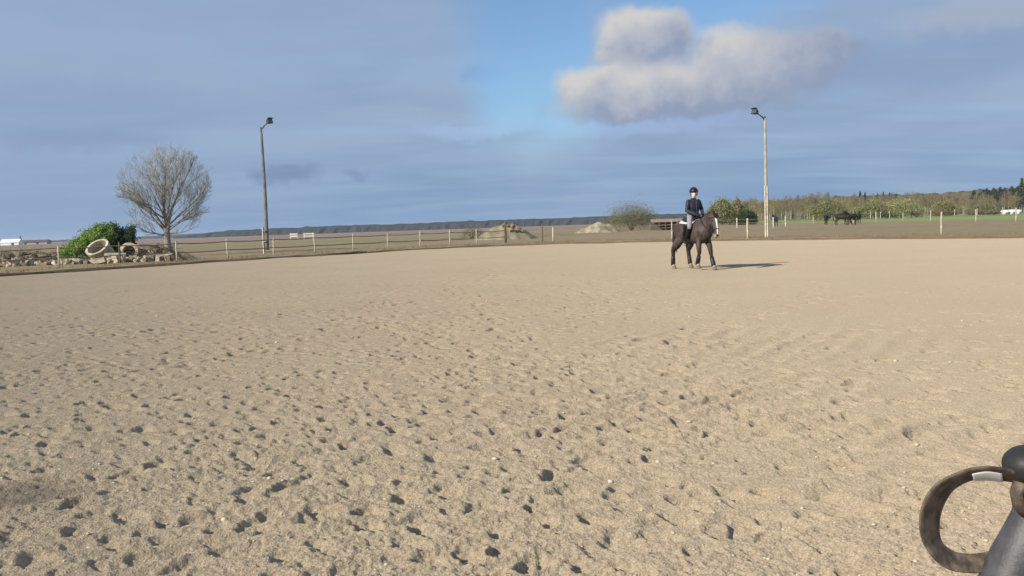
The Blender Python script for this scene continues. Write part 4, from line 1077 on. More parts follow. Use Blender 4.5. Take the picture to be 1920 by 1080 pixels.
# the green bush: a fresh green slope on the left, dark evergreen on the right
def green_bush():
    c = at(165, 480, DR + 1.6); c.z = GZ; root = empty("green_bush", c); tag(root, "bright green leafy bush sloping down left of the large well ring", "bush")
    r = np.random.default_rng(51); P = []
    for k in range(95):
        t = r.random(); px = 118 + 92 * t; top = np.interp(px, [112, 140, 165, 185, 212], [474, 452, 432, 423, 421]); py = top + 3 + (478 - top) * r.random() ** 1.3
        p = at(px, py, DR + 1.3 + r.uniform(-0.6, 1.0)); P.append(np.array(p - c) + r.normal(size=(120, 3)) * np.array([0.15, 0.2, 0.13]))
    P = np.concatenate(P); P = P[P[:, 2] > 0]; V, F = leaves_np(P, 0.05, r); link_mesh("foliage", np_mesh("foliage", V, F, 4, M_FRESH), root)
    mb = MB()
    for k in range(7): mb.tube([(-0.2 + 0.1 * k, 0.3, -0.1), (-0.6 + 0.25 * k, 0.3, 0.6), (-1.0 + 0.4 * k, 0.3, 1.1)], [0.04, 0.03, 0.015], 5)
    mb.build("stems", M_BARK, root)
    c = at(225, 480, DR + 1.8); c.z = GZ; root = empty("evergreen_bush", c); tag(root, "dark evergreen bush rising behind the two concrete well rings", "bush"); P = []
    for k in range(90):
        px = r.uniform(186, 248); top = np.interp(px, [180, 200, 228, 249], [424, 421, 423, 425]); py = top + 3 + (472 - top) * r.random() ** 1.1
        if px > 240 and py > 455: continue
        p = at(px, py, DR + 1.9 + r.uniform(-0.6, 0.9)); P.append(np.array(p - c) + r.normal(size=(120, 3)) * np.array([0.13, 0.18, 0.13]))
    P = np.concatenate(P); P = P[P[:, 2] > 0]; V, F = leaves_np(P, 0.05, r, 0.5); link_mesh("foliage", np_mesh("foliage", V, F, 4, M_JUNIPER), root)
    mb = MB()
    for k in range(6): mb.tube([(-0.1 + 0.05 * k, 0, -0.1), (-0.4 + 0.18 * k, 0, 0.8), (-0.8 + 0.32 * k, 0, 1.5)], [0.05, 0.04, 0.02], 5)
    mb.build("stems", M_BARK, root)
green_bush()

# ------------------------------------------------------------------ horses
def coat(name, c, dark, zlo, zhi):
    m_ = bpy.data.materials.new(name); m_.use_nodes = True; nt = m_.node_tree; b = NB(nt); p = nt.nodes['Principled BSDF']
    p.inputs['Roughness'].default_value = 0.6; p.inputs['Specular IOR Level'].default_value = 0.25
    g = b.n('ShaderNodeTexCoord').outputs['Object']; z = b.sep(g)[2]
    n = b.noise(b.vm('MULTIPLY', g, (1, 1, 0.45)), 9.0, 4.0, 0.65)
    cc = b.mix(b.ss(n, 0.35, 0.65), c, tuple(x * 0.45 for x in c))
    cc = b.mix(b.ss(b.m('MULTIPLY_ADD', n, 0.2, z), zlo, zhi, 1.0, 0.0), cc, dark)
    nt.links.new(cc, p.inputs['Base Color']); return m_
M_COAT = coat("grey_brown_coat", (0.092, 0.068, 0.059), (0.028, 0.021, 0.018), 0.50, 0.92)
M_COATDARK = coat("black_brown_coat", (0.030, 0.023, 0.019), (0.014, 0.011, 0.010), 0.4, 0.9)
M_HAIR = mat("black_horse_hair", (0.016, 0.013, 0.012), 0.6, 0.3, 9.0)
M_BLAZE = mat("white_face_hair", (0.74, 0.71, 0.66), 0.7, 0.08, 9.0)
M_MUZZLE = mat("pink_grey_muzzle", (0.40, 0.30, 0.26), 0.6, 0.3, 14.0, (0.17, 0.12, 0.11))
M_HOOF = mat("hoof_horn", (0.19, 0.15, 0.11), 0.6, 0.2, 8.0)
M_SOCK = mat("white_leg_hair", (0.36, 0.30, 0.235), 0.85, 0.3, 9.0)
M_LEATHER = mat("black_leather", (0.022, 0.018, 0.016), 0.45, 0.2, 12.0)
M_EYE = mat("dark_eye", (0.01, 0.008, 0.007), 0.1, 0.0, 5.0, spec=0.6)

def horse_shape(legs, neck, head_dir, nb=0.0):
    """legs: per leg list of (x, z) joints hip->hoof; neck: list of (x, z, half height, half width)"""
    mb = MB()
    # trunk from ellipse sections
    secs = [(-0.86, 1.20, 0.05, 0.10), (-0.80, 1.20, 0.17, 0.20), (-0.66, 1.20, 0.255, 0.28), (-0.46, 1.185, 0.295, 0.32), (-0.22, 1.150, 0.285, 0.305), (0.02, 1.115, 0.31, 0.32), (0.24, 1.125, 0.295, 0.34), (0.42, 1.155, 0.265, 0.36), (0.58, 1.155, 0.235, 0.31), (0.70, 1.15, 0.18, 0.22), (0.77, 1.15, 0.07, 0.10)]
    n = 18; vs = []; fs = []
    secs = [(x, z - 0.012, w * 1.07, h * 1.045) for (x, z, w, h) in secs]
    for (x, z, w, h) in secs:
        for k in range(n):
            a = 2 * pi * k / n; cz = sin(a)
            vs.append((x, cos(a) * w * (1.0 if cz < 0.5 else 1 - 0.25 * (cz - 0.5) * 2), z + cz * h))
    for i in range(len(secs) - 1):
        for k in range(n): fs.append((i * n + k, i * n + (k + 1) % n, (i + 1) * n + (k + 1) % n, (i + 1) * n + k))
    fs.append(tuple(range(n - 1, -1, -1))); fs.append(tuple((len(secs) - 1) * n + k for k in range(n))); mb.add(vs, fs)
    # neck
    pts = [Vector((x, nb * i / (len(neck) - 1), z)) for i, (x, z, h, w) in enumerate(neck)]
    nv = []; N = 14
    for i, (x, z, h, w) in enumerate(neck):
        t = (pts[min(i + 1, len(pts) - 1)] - pts[max(i - 1, 0)]).normalized(); sd = Vector((0, 1, 0)); u = sd.cross(t).normalized() * -1
        for k in range(N):
            a = 2 * pi * k / N; nv.append(pts[i] + sd * (cos(a) * w) + u * (sin(a) * h))
    nf = [(i * N + k, i * N + (k + 1) % N, (i + 1) * N + (k + 1) % N, (i + 1) * N + k) for i in range(len(neck) - 1) for k in range(N)]
    nf.append(tuple(range(N - 1, -1, -1))); nf.append(tuple((len(neck) - 1) * N + k for k in range(N))); mb.add(nv, nf)
    # head: from poll along head_dir
    poll = pts[-1]; hd = Vector((head_dir[0], head_dir[2] if len(head_dir) > 2 else 0, head_dir[1])).normalized()
    sd = Vector((0, 1, 0)); sd = (sd - hd * sd.dot(hd)).normalized(); up = hd.cross(sd).normalized()
    if up.x < 0: up = -up       # face front points forward
    H = [(-0.07, 0.05, 0.06, -0.02), (0.0, 0.115, 0.085, 0.0), (0.12, 0.140, 0.098, 0.0), (0.24, 0.135, 0.092, 0.005), (0.36, 0.105, 0.070, 0.02), (0.48, 0.082, 0.056, 0.03), (0.57, 0.078, 0.056, 0.02), (0.635, 0.062, 0.050, 0.01), (0.665, 0.025, 0.03, 0.0)]
    hv = []
    for (s_, h, w, off) in H:
        c = poll + hd * s_ + up * (off - 0.03)
        for k in range(N):
            a = 2 * pi * k / N; hv.append(c + sd * (cos(a) * w) + up * (sin(a) * h))
    hf = [(i * N + k, i * N + (k + 1) % N, (i + 1) * N + (k + 1) % N, (i + 1) * N + k) for i in range(len(H) - 1) for k in range(N)]
    hf.append(tuple(range(N - 1, -1, -1))); hf.append(tuple((len(H) - 1) * N + k for k in range(N))); mb.add(hv, hf)
    # ears
    for s_ in (-1, 1):
        b0 = poll + sd * (0.055 * s_) + up * 0.06 - hd * 0.03
        mb.tube([b0, b0 - hd * 0.08 + sd * 0.02 * s_ + up * 0.015, b0 - hd * 0.17 + sd * 0.015 * s_ + up * 0.02], [0.03, (0.034, 0.024), 0.007], 8)
    RF = [0.135, 0.115, 0.082, 0.064, 0.046, 0.044, 0.054, 0.042, 0.050]
    RH = [0.20, 0.185, 0.13, 0.082, 0.070, 0.050, 0.056, 0.044, 0.052]
    for (y, hind, J) in legs:
        rad = RH if hind else RF
        pl = [Vector((x, y * (0.85 if i < 2 else 1.0), z)) for i, (x, z) in enumerate(J)]
        rr = [(q, q * (0.62 if (hind and i < 2) else 0.8 if i < 2 else 1.0)) for i, q in enumerate(rad)]
        m2 = MB(); n = 10
        for i, p in enumerate(pl):
            t = (pl[min(i + 1, len(pl) - 1)] - pl[max(i - 1, 0)]).normalized(); u = Vector((0, 1, 0)); v = t.cross(u).normalized()
            for k in range(n):
                a = 2 * pi * k / n; m2.v.append(tuple(p + v * (cos(a) * rr[i][0]) + u * (sin(a) * rr[i][1])))
        m2.f = [(i * n + k, i * n + (k + 1) % n, (i + 1) * n + (k + 1) % n, (i + 1) * n + k) for i in range(len(pl) - 1) for k in range(n)]
        m2.f.append(tuple(range(n - 1, -1, -1))); m2.f.append(tuple((len(pl) - 1) * n + k for k in range(n)))
        mb.add(m2.v, m2.f)
    return mb, poll, hd, sd, up, pts
def front_leg(step, lift=0.0, bend=0.0):
    e = (0.46, 1.05); k = (0.47 + step * 0.52 + bend * 0.12, 0.50 + lift * 0.5); f = (0.47 + step - bend * 0.05, 0.155 + lift)
    cn = ((k[0] * 0.55 + f[0] * 0.45), (k[1] * 0.5 + f[1] * 0.5))
    return [e, (0.45 + step * 0.15, 0.86), ((0.45 + step * 0.15) * 0.45 + k[0] * 0.55, 0.68 + lift * 0.3), k, ((k[0] * 0.75 + f[0] * 0.25), k[1] * 0.7 + f[1] * 0.3), cn, f, (f[0] + 0.035, f[1] - 0.065), (f[0] + 0.055, f[1] - 0.115)]
def hind_leg(step, lift=0.0):
    h = (-0.52, 1.12); st = (-0.44 + step * 0.25, 0.92); hk = (-0.70 + step * 0.80, 0.53 + lift * 0.7); f = (-0.68 + step * 1.05, 0.155 + lift)
    g = (st[0] * 0.5 + hk[0] * 0.5, 0.72 + lift * 0.3)
    return [h, st, g, (hk[0] + 0.02, hk[1] + 0.06), hk, (hk[0] * 0.5 + f[0] * 0.5, hk[1] * 0.5 + f[1] * 0.5), f, (f[0] + 0.035, f[1] - 0.065), (f[0] + 0.055, f[1] - 0.115)]
def add_hooves(legs, root):
    for (y, hind, J) in legs:
        x, z = J[-1]; mb = MB(); mb.tube([(x + 0.012, y, z - 0.045), (x + 0.010, y, z - 0.02), (x - 0.005, y, z + 0.035)], [0.070, 0.066, 0.052], 12)
        mb.build("hoof", M_HOOF, root)
def tail(root, low=0.55, m_=M_HAIR):
    r = np.random.default_rng(9); mb = MB()
    mb.tube([(-0.82, 0, 1.36), (-0.92, 0, 1.28), (-0.98, 0, 1.08), (-0.99, 0, 0.85), (-0.97, 0, low)], [0.035, 0.045, 0.065, 0.07, 0.02], 8)
    for k in range(16):
        a = r.uniform(0, 2 * pi); q = 0.05; mb.tube([(-0.93, 0, 1.25), (-0.98 + cos(a) * q, sin(a) * q, 0.95), (-0.97 + cos(a) * q * 1.6, sin(a) * q * 1.6, low - r.uniform(0, 0.12))], [0.02, 0.024, 0.004], 4)
    mb.build("tail", m_, root)
def mane(root, pts, nk, side, m_=M_HAIR):
    r = np.random.default_rng(4); mb = MB(); n = len(pts)
    for k in range(54):
        t = k / 53 * (n - 1) * 0.98; i = int(min(t, n - 2)); f = t - i
        p = pts[i].lerp(pts[i + 1], f); h = nk[i][2] * (1 - f) + nk[i + 1][2] * f; w = nk[i][3] * (1 - f) + nk[i + 1][3] * f
        tn = (pts[i + 1] - pts[i]).normalized(); u = tn.cross(Vector((0, 1, 0))).normalized()
        if u.z < 0: u = -u
        c = p + u * h * 0.98; L = r.uniform(0.16, 0.26)
        mb.tube([c - u * 0.03, c + u * 0.03 + Vector((0, side * 0.04, 0)), c + Vector((0, side * (w * 0.9 + 0.03), -L * 0.55)), c + Vector((r.normal() * 0.02, side * (w + 0.03), -L))], [0.02, 0.024, 0.02, 0.004], 5)
    mb.build("mane", m_, root)

HEAD = radians(24.5)                                       # the horse comes towards us and to the right
HPOS = gnd(1302, 505.5, 0.0)
rz = atan2(-cos(HEAD), sin(HEAD))
def ridden_horse():
    root = empty("horse", (HPOS.x, HPOS.y, sand_z(HPOS.x, HPOS.y) + 0.0), rz)
    tag(root, "dark grey brown saddled horse with white blaze walking across the sand", "horse")
    legs = [(0.165, False, front_leg(0.24)), (-0.165, False, front_leg(-0.06, 0.05, 0.4)), (0.17, True, hind_leg(0.22, 0.03)), (-0.17, True, hind_leg(-0.16))]
    neck = [(0.46, 1.20, 0.31, 0.17), (0.62, 1.30, 0.27, 0.145), (0.80, 1.42, 0.215, 0.115), (0.98, 1.52, 0.165, 0.095), (1.12, 1.565, 0.125, 0.085)]
    mb, poll, hd, sd, up, pts = horse_shape(legs, neck, (0.42, -0.90, -0.16), -0.11)
    me = fuse(mb, 0.016, 4); me.materials.clear(); me.materials.append(M_COAT); link_mesh("body", me, root)
    add_hooves(legs, root); tail(root, 0.60); mane(root, pts, neck, 1)
    mb = MB()                                            # forelock
    for k in range(7):
        y = (k - 3) * 0.018; mb.tube([poll - hd * 0.05 + sd * y + up * 0.07, poll + hd * 0.05 + sd * y * 1.2 + up * 0.118, poll + hd * 0.13 + sd * y * 0.6 + up * 0.12], [0.012, 0.016, 0.004], 5)
    mb.build("forelock", M_HAIR, root)
    mb = MB(); N = 9; vs = []
    prof = [(0.08, 0.110, 0.034), (0.18, 0.117, 0.036), (0.30, 0.112, 0.024), (0.42, 0.096, 0.018), (0.53, 0.083, 0.018), (0.60, 0.070, 0.022)]
    for (s_, h, w) in prof:
        for k in range(5):
            q = (k - 2) / 2; vs.append(poll + hd * s_ + sd * (q * w) + up * (h - 0.012 * q * q))
        for k in range(5):
            q = (2 - k) / 2; vs.append(poll + hd * s_ + sd * (q * w) + up * (h - 0.05))
    fs = [(i * 10 + k, i * 10 + (k + 1) % 10, (i + 1) * 10 + (k + 1) % 10, (i + 1) * 10 + k) for i in range(len(prof) - 1) for k in range(10)]
    fs.append(tuple(range(9, -1, -1))); fs.append(tuple((len(prof) - 1) * 10 + k for k in range(10)))
    mb.add(vs, fs); mb.build("blaze", M_BLAZE, root)
    mb = MB(); mb.ball(poll + hd * 0.605 + up * (-0.015), (0.058, 0.062, 0.075), 12, 8); mb.build("muzzle", M_MUZZLE, root)
    for s_ in (-1, 1):
        mb = MB(); mb.ball(poll + hd * 0.17 + sd * (0.092 * s_) + up * 0.045, 0.022, 8, 6); mb.build("eye", M_EYE, root)
        mb = MB(); mb.ball(poll + hd * 0.635 + sd * (0.038 * s_) + up * 0.03, (0.014, 0.014, 0.018), 8, 5); mb.build("nostril", M_EYE, root)
    # protective boots and pale pasterns
    for (y, hind, J) in legs:
        a, b_ = Vector((J[5][0], y, J[5][1])), Vector((J[6][0], y, J[6][1]))
        u = (b_ - a).normalized()
        mb = MB(); mb.tube([a - u * 0.06, a + u * 0.02, b_ - u * 0.01, b_ + u * 0.05], [0.058, 0.062, 0.066, 0.062], 10); mb.build("leg_boot", M_LEATHER, root)
        p = Vector((J[7][0], y, J[7][1])); mb = MB(); mb.tube([p + Vector((-0.012, 0, 0.03)), p + Vector((0.008, 0, -0.022))], [0.056, 0.060], 10); mb.build("pastern", M_SOCK, root)
    # saddle, pad and girth
    mb = MB()
    def shell(x0, x1, w, zt, drop, lift, th):
        vs = []; nx, na = 8, 13
        for lay in (0, 1):
            for i in range(nx):
                x = x0 + (x1 - x0) * i / (nx - 1)
                for k in range(na):
                    a = -drop + 2 * drop * k / (na - 1); rr = w + (th if lay else 0)
                    vs.append((x, sin(a) * rr, zt - 0.33 + cos(a) * (0.33 + (th if lay else 0)) + lift(x)))
        fs = []
        L = nx * na
        for i in range(nx - 1):
            for k in range(na - 1):
                q = (i * na + k, i * na + k + 1, (i + 1) * na + k + 1, (i + 1) * na + k); fs.append(q); fs.append(tuple(L + j for j in reversed(q)))
        for i in range(nx - 1):
            for k in (0, na - 1): fs.append((i * na + k, (i + 1) * na + k, L + (i + 1) * na + k, L + i * na + k))
        for k in range(na - 1):
            for i in (0, nx - 1): fs.append((i * na + k, L + i * na + k, L + i * na + k + 1, i * na + k + 1))
        return vs, fs
    lift = lambda x: 0.10 * max(0, (x - 0.02)) ** 1.2 + 0.10 * max(0, -(x + 0.1)) 
    mb.add(*shell(-0.40, 0.30, 0.315, 1.465, 0.85, lift, 0.016)); mb.build("saddle_pad", mat("white_saddle_pad", (0.55, 0.54, 0.52), 0.85, 0.08, 8.0), root)
    mb = MB(); lift2 = lambda x: 0.16 * max(0, (x - 0.02)) ** 1.1 + 0.30 * max(0, -(x + 0.05)) ** 1.1
    mb.add(*shell(-0.26, 0.30, 0.325, 1.495, 0.75, lift2, 0.03)); mb.build("saddle", M_LEATHER, root)
    for s_ in (-1, 1):
        mb = MB(); mb.tube([(0.10, 0.30 * s_, 1.30), (0.12, 0.345 * s_, 1.10), (0.12, 0.335 * s_, 0.92)], [(0.15, 0.012), (0.16, 0.012), (0.12, 0.012)], 8); mb.build("saddle_flap", M_LEATHER, root)
        mb = MB(); mb.tube([(0.10, 0.36 * s_, 1.20), (0.10, 0.375 * s_, 0.84)], [(0.016, 0.005)] * 2, 6); mb.build("stirrup_leather", M_LEATHER, root)
        mb = MB(); q = [(0.10 + 0.0 * cos(a), 0.375 * s_ + 0.055 * cos(a), 0.785 + 0.06 * sin(a)) for a in np.linspace(0, 2 * pi, 13)]; mb.tube(q, 0.008, 6); mb.build("stirrup", M_BAND, root)
    mb = MB(); q = [(0.16, 0.305 * sin(a), 1.12 + 0.345 * cos(a)) for a in np.linspace(-2.45, -3.83, 9)]; mb.tube(q, [(0.045, 0.012)] * 9, 6); mb.build("girth", M_LEATHER, root)
    # bridle
    mb = MB()
    def loop(s_, w, h, off, rad=0.010, tilt=0.0):
        q = []
        for a in np.linspace(0, 2 * pi, 17): q.append(poll + hd * (s_ + tilt * sin(a)) + sd * (cos(a) * w) + up * (off - 0.03 + sin(a) * h))
        mb.tube(q, rad, 5)
    loop(0.44, 0.068, 0.098, 0.025); loop(0.06, 0.098, 0.138, 0.0, 0.010, 0.03)
    for s_ in (-1, 1): mb.tube([poll + sd * 0.09 * s_ + hd * 0.05, poll + sd * 0.098 * s_ + hd * 0.24 + up * -0.03, poll + sd * 0.064 * s_ + hd * 0.53 - up * 0.03], 0.010, 5)
    mb.build("bridle", M_LEATHER, root)
    bit = [poll + sd * 0.066 * s_ + hd * 0.53 - up * 0.03 for s_ in (-1, 1)]
    mb = MB()
    for s_, bp_ in zip((-1, 1), bit):
        h_ = Vector((0.40, 0.075 * s_, 1.60)); md = bp_.lerp(h_, 0.5) + Vector((0, 0.10 * s_, -0.05)); mb.tube([bp_, md, h_, Vector((0.42, 0.04 * s_, 1.50))], [(0.010, 0.004)] * 4, 6)
    mb.build("reins", M_LEATHER, root)
    return root
horse_root = ridden_horse()

# ------------------------------------------------------------------ the rider
M_SKIN = mat("skin", (0.68, 0.50, 0.42), 0.55, 0.08, 20.0, spec=0.3)
M_NAVY = mat("navy_jacket", (0.016, 0.020, 0.040), 0.55, 0.25, 7.0, bump=0.012, bscale=12, sheen=0.1)
M_BREECH = mat("grey_breeches", (0.27, 0.26, 0.28), 0.8, 0.15, 9.0, bump=0.006, bscale=14)
M_BOOT = mat("black_boots", (0.017, 0.014, 0.013), 0.35, 0.2, 9.0)
M_HELM = mat("dark_helmet", (0.014, 0.014, 0.026), 0.4, 0.2, 9.0)
M_GLOVE = mat("black_gloves", (0.02, 0.02, 0.023), 0.7, 0.2, 15.0)
M_BROWNHAIR = mat("brown_hair", (0.12, 0.075, 0.04), 0.6, 0.3, 20.0)
M_LIP = mat("lips", (0.42, 0.20, 0.18), 0.5, 0.0, 5.0)
def rider():
    base = Vector(horse_root.location)
    root = empty("person", base, rz); tag(root, "rider in dark navy jacket, dark helmet and grey breeches on the walking horse", "person")
    Zs = 1.53; X0 = 0.0
    hip = Vector((X0, 0, Zs + 0.06)); chest = Vector((X0 + 0.03, 0, Zs + 0.36)); neck0 = Vector((X0 + 0.02, 0, Zs + 0.55)); 
    sh = [Vector((X0 + 0.02, 0.185 * s_, Zs + 0.49)) for s_ in (-1, 1)]
    el = [Vector((X0 + 0.06, 0.275 * s_, Zs + 0.22)) for s_ in (-1, 1)]
    wr = [Vector((X0 + 0.32, 0.11 * s_, Zs + 0.09)) for s_ in (-1, 1)]
    hj = [Vector((X0 - 0.01, 0.11 * s_, Zs + 0.05)) for s_ in (-1, 1)]
    kn = [Vector((X0 + 0.32, 0.375 * s_, Zs - 0.27)) for s_ in (-1, 1)]
    an = [Vector((X0 + 0.10, 0.385 * s_, Zs - 0.66)) for s_ in (-1, 1)]
    yaw = Matrix.Rotation(radians(-22), 3, 'Z')                   # the face turns towards the camera
    hc = Vector((X0 + 0.045, 0, Zs + 0.745))
    HS = 1.14
    H = lambda x, y, z: hc + yaw @ (Vector((x, y, z)) * HS)
    def torso(mb, g):
        S_ = [(-0.06, 0.165, 0.125, 0.0), (0.05, 0.175, 0.13, 0.0), (0.18, 0.150, 0.11, 0.005), (0.32, 0.175, 0.125, 0.025), (0.45, 0.185, 0.115, 0.02), (0.52, 0.125, 0.085, 0.015), (0.57, 0.065, 0.06, 0.015)]
        mb.tube([Vector((X0 + q[3], 0, Zs + q[0])) for q in S_], [(q[1] + g, q[2] + g) for q in S_], 14)
    def arm(mb, i, g, end=1.0):
        m_ = sh[i].lerp(el[i], 0.5); f_ = el[i].lerp(wr[i], 0.45); w_ = el[i].lerp(wr[i], end)
        mb.tube([sh[i] + Vector((0, -0.04 * (-1, 1)[i], 0.01)), sh[i], m_, el[i], f_, w_], [0.055 + g, 0.060 + g, 0.050 + g, 0.044 + g, 0.042 + g, 0.029 + g], 10)
    def leg(mb, i, g, a=0, b_=1):
        t = hj[i].lerp(kn[i], 0.5); c_ = kn[i].lerp(an[i], 0.35)
        if a == 0: mb.tube([hj[i] - (kn[i] - hj[i]) * 0.1, hj[i], t, kn[i]] + ([c_] if b_ else []), [0.085 + g, 0.09 + g, 0.078 + g, 0.058 + g] + ([0.055 + g] if b_ else []), 12)
        else: mb.tube([kn[i].lerp(an[i], 0.06), c_, kn[i].lerp(an[i], 0.7), an[i]], [0.052 + g, 0.056 + g, 0.044 + g, 0.038 + g], 12)
    def foot(mb, i, g):
        a = an[i]; mb.tube([a + Vector((-0.06, 0, -0.03)), a + Vector((0.0, 0, -0.045)), a + Vector((0.09, 0.01 * (-1, 1)[i], -0.062)), a + Vector((0.16, 0.02 * (-1, 1)[i], -0.07))], [(0.03 + g, 0.035 + g), (0.038 + g, 0.042 + g), (0.042 + g, 0.03 + g), (0.03 + g, 0.02 + g)], 10)
    # the body, one skin
    mb = MB(); torso(mb, -0.012)
    for i in (0, 1): arm(mb, i, -0.010); leg(mb, i, -0.010); leg(mb, i, -0.010, 1); foot(mb, i, -0.008)
    mb.tube([neck0 - Vector((0, 0, 0.06)), neck0, H(0.0, 0, -0.06)], [0.06, 0.055, 0.055], 10)
    mb.tube([H(0.02, 0, -0.125), H(0.025, 0, -0.09), H(0.012, 0, -0.03), H(0.0, 0, 0.04), H(-0.01, 0, 0.10), H(-0.01, 0, 0.125)], [(a_ * HS, b_ * HS) for a_, b_ in ((0.036, 0.036), (0.056, 0.062), (0.070, 0.085), (0.076, 0.095), (0.06, 0.075), (0.03, 0.04))], 14)
    mb.tube([H(0.088, 0, 0.012), H(0.104, 0, -0.02), H(0.112, 0, -0.035), H(0.09, 0, -0.045)], [0.008, 0.013, 0.017, 0.012], 8)
    for s_ in (-1, 1): mb.ball(H(-0.01, 0.078 * s_, -0.015), (0.02, 0.010, 0.032), 8, 6)
    me = fuse(mb, 0.009, 3); me.materials.clear(); me.materials.append(M_SKIN); link_mesh("body", me, root)
    for s_ in (-1, 1):
        mb = MB(); mb.ball(H(0.082, 0.031 * s_, 0.008), (0.012, 0.014, 0.009), 8, 6); mb.build("eye", M_EYE, root)
    mb = MB(); mb.tube([H(0.083, -0.024, -0.075), H(0.092, 0, -0.073), H(0.083, 0.024, -0.075)], [0.005, 0.008, 0.005], 6); mb.build("mouth", M_LIP, root)
    # hair gathered under the helmet
    mb = MB(); mb.tube([H(-0.05, 0, 0.0), H(-0.095, 0, -0.06), H(-0.10, 0, -0.13), H(-0.085, 0, -0.19)], [0.055, 0.045, 0.035, 0.012], 8); 
    for s_ in (-1, 1): mb.tube([H(0.02, 0.075 * s_, 0.04), H(0.0, 0.082 * s_, -0.02), H(-0.03, 0.075 * s_, -0.07)], [0.012, 0.015, 0.01], 6)
    mb.build("hair", M_BROWNHAIR, root)
    # helmet
    mb = MB(); n = 20
    Rz = yaw
    vs = []; fs = []; rings = 8
    for i in range(rings + 1):
        ph = (pi / 2) * i / rings * 1.08
        for k in range(n):
            a = 2 * pi * k / n; vs.append(H(-0.008 + sin(ph) * cos(a) * 0.130, sin(ph) * sin(a) * 0.112, 0.030 + cos(ph) * 0.125))
    for i in range(rings):
        for k in range(n): fs.append((i * n + k, (i + 1) * n + k, (i + 1) * n + (k + 1) % n, i * n + (k + 1) % n))
    m2 = len(vs)
    for k in range(n):
        a = 2 * pi * k / n; vs.append(H(-0.008 + cos(a) * 0.105, sin(a) * 0.085, 0.026))
    for k in range(n): fs.append((rings * n + k, m2 + k, m2 + (k + 1) % n, rings * n + (k + 1) % n))
    mb.add(vs, fs); hel = mb.build("helmet", M_HELM, root)
    mb = MB(); mb.tube([H(0.10, -0.085, 0.048), H(0.150, -0.045, 0.036), H(0.162, 0, 0.034), H(0.150, 0.045, 0.036), H(0.10, 0.085, 0.048)], [(0.03, 0.006)] * 5, 8); mb.build("peak", M_HELM, hel)
    mb = MB()
    for s_ in (-1, 1): mb.tube([H(0.03, 0.098 * s_, 0.03), H(0.035, 0.080 * s_, -0.06), H(0.03, 0.0, -0.130)], 0.006, 5)
    mb.build("chin_strap", M_LEATHER, hel)
    # clothes
    mb = MB(); torso(mb, 0.022)
    for i in (0, 1): arm(mb, i, 0.016, 0.97)
    me = fuse(mb, 0.011, 3); me.materials.clear(); me.materials.append(M_NAVY); jk = link_mesh("jacket", me, root)
    mb = MB(); mb.tube([Vector((X0 + 0.018, 0, Zs + 0.545)), Vector((X0 + 0.02, 0, Zs + 0.60))], [(0.086, 0.080), (0.078, 0.072)], 14); mb.build("collar", M_NAVY, jk)
    mb = MB(); mb.box((X0 + 0.168, 0, Zs + 0.25), (0.008, 0.014, 0.46)); mb.build("zip", M_BAND, jk, False)
    mb = MB()
    mb.tube([hip - Vector((0, 0, 0.10)), hip, hip + Vector((0, 0, 0.06))], [(0.16, 0.12), (0.175, 0.14), (0.165, 0.125)], 12)
    for i in (0, 1): leg(mb, i, 0.006, 0, 1)
    me = fuse(mb, 0.011, 3); me.materials.clear(); me.materials.append(M_BREECH); link_mesh("breeches", me, root)
    for i in (0, 1):
        mb = MB(); leg(mb, i, 0.010, 1); foot(mb, i, 0.008)
        me = fuse(mb, 0.009, 2); me.materials.clear(); me.materials.append(M_BOOT); link_mesh("boot", me, root)
        # gloved hand closed round the rein
        s_ = (-1, 1)[i]; w_ = wr[i]; d = (wr[i] - el[i]).normalized(); inw = Vector((0, -s_, 0)); mb = MB()
        mb.tube([w_ - d * 0.02, w_ + d * 0.03, w_ + d * 0.075], [(0.022, 0.030), (0.020, 0.040), (0.018, 0.040)], 10)
        for k in range(4):
            o_ = Vector((0, 0, 0.030 - 0.020 * k)); L = (0.9, 1.0, 0.95, 0.8)[k]
            p0 = w_ + d * 0.07 + o_; mb.tube([p0 - d * 0.02, p0 + d * 0.025 * L, p0 + d * 0.032 * L + inw * 0.028, p0 + d * 0.002 + inw * 0.045, p0 - d * 0.018 + inw * 0.030], [0.0105, 0.0105, 0.0098, 0.009, 0.007], 7)
        p0 = w_ + d * 0.02 + Vector((0, 0, 0.030)); mb.tube([p0 - Vector((0, 0, 0.015)), p0 + d * 0.03 + inw * 0.012 + Vector((0, 0, 0.016)), p0 + d * 0.058 + inw * 0.024 + Vector((0, 0, 0.010))], [0.013, 0.0115, 0.008], 7)
        mb.build("glove", M_GLOVE, root)
rider()

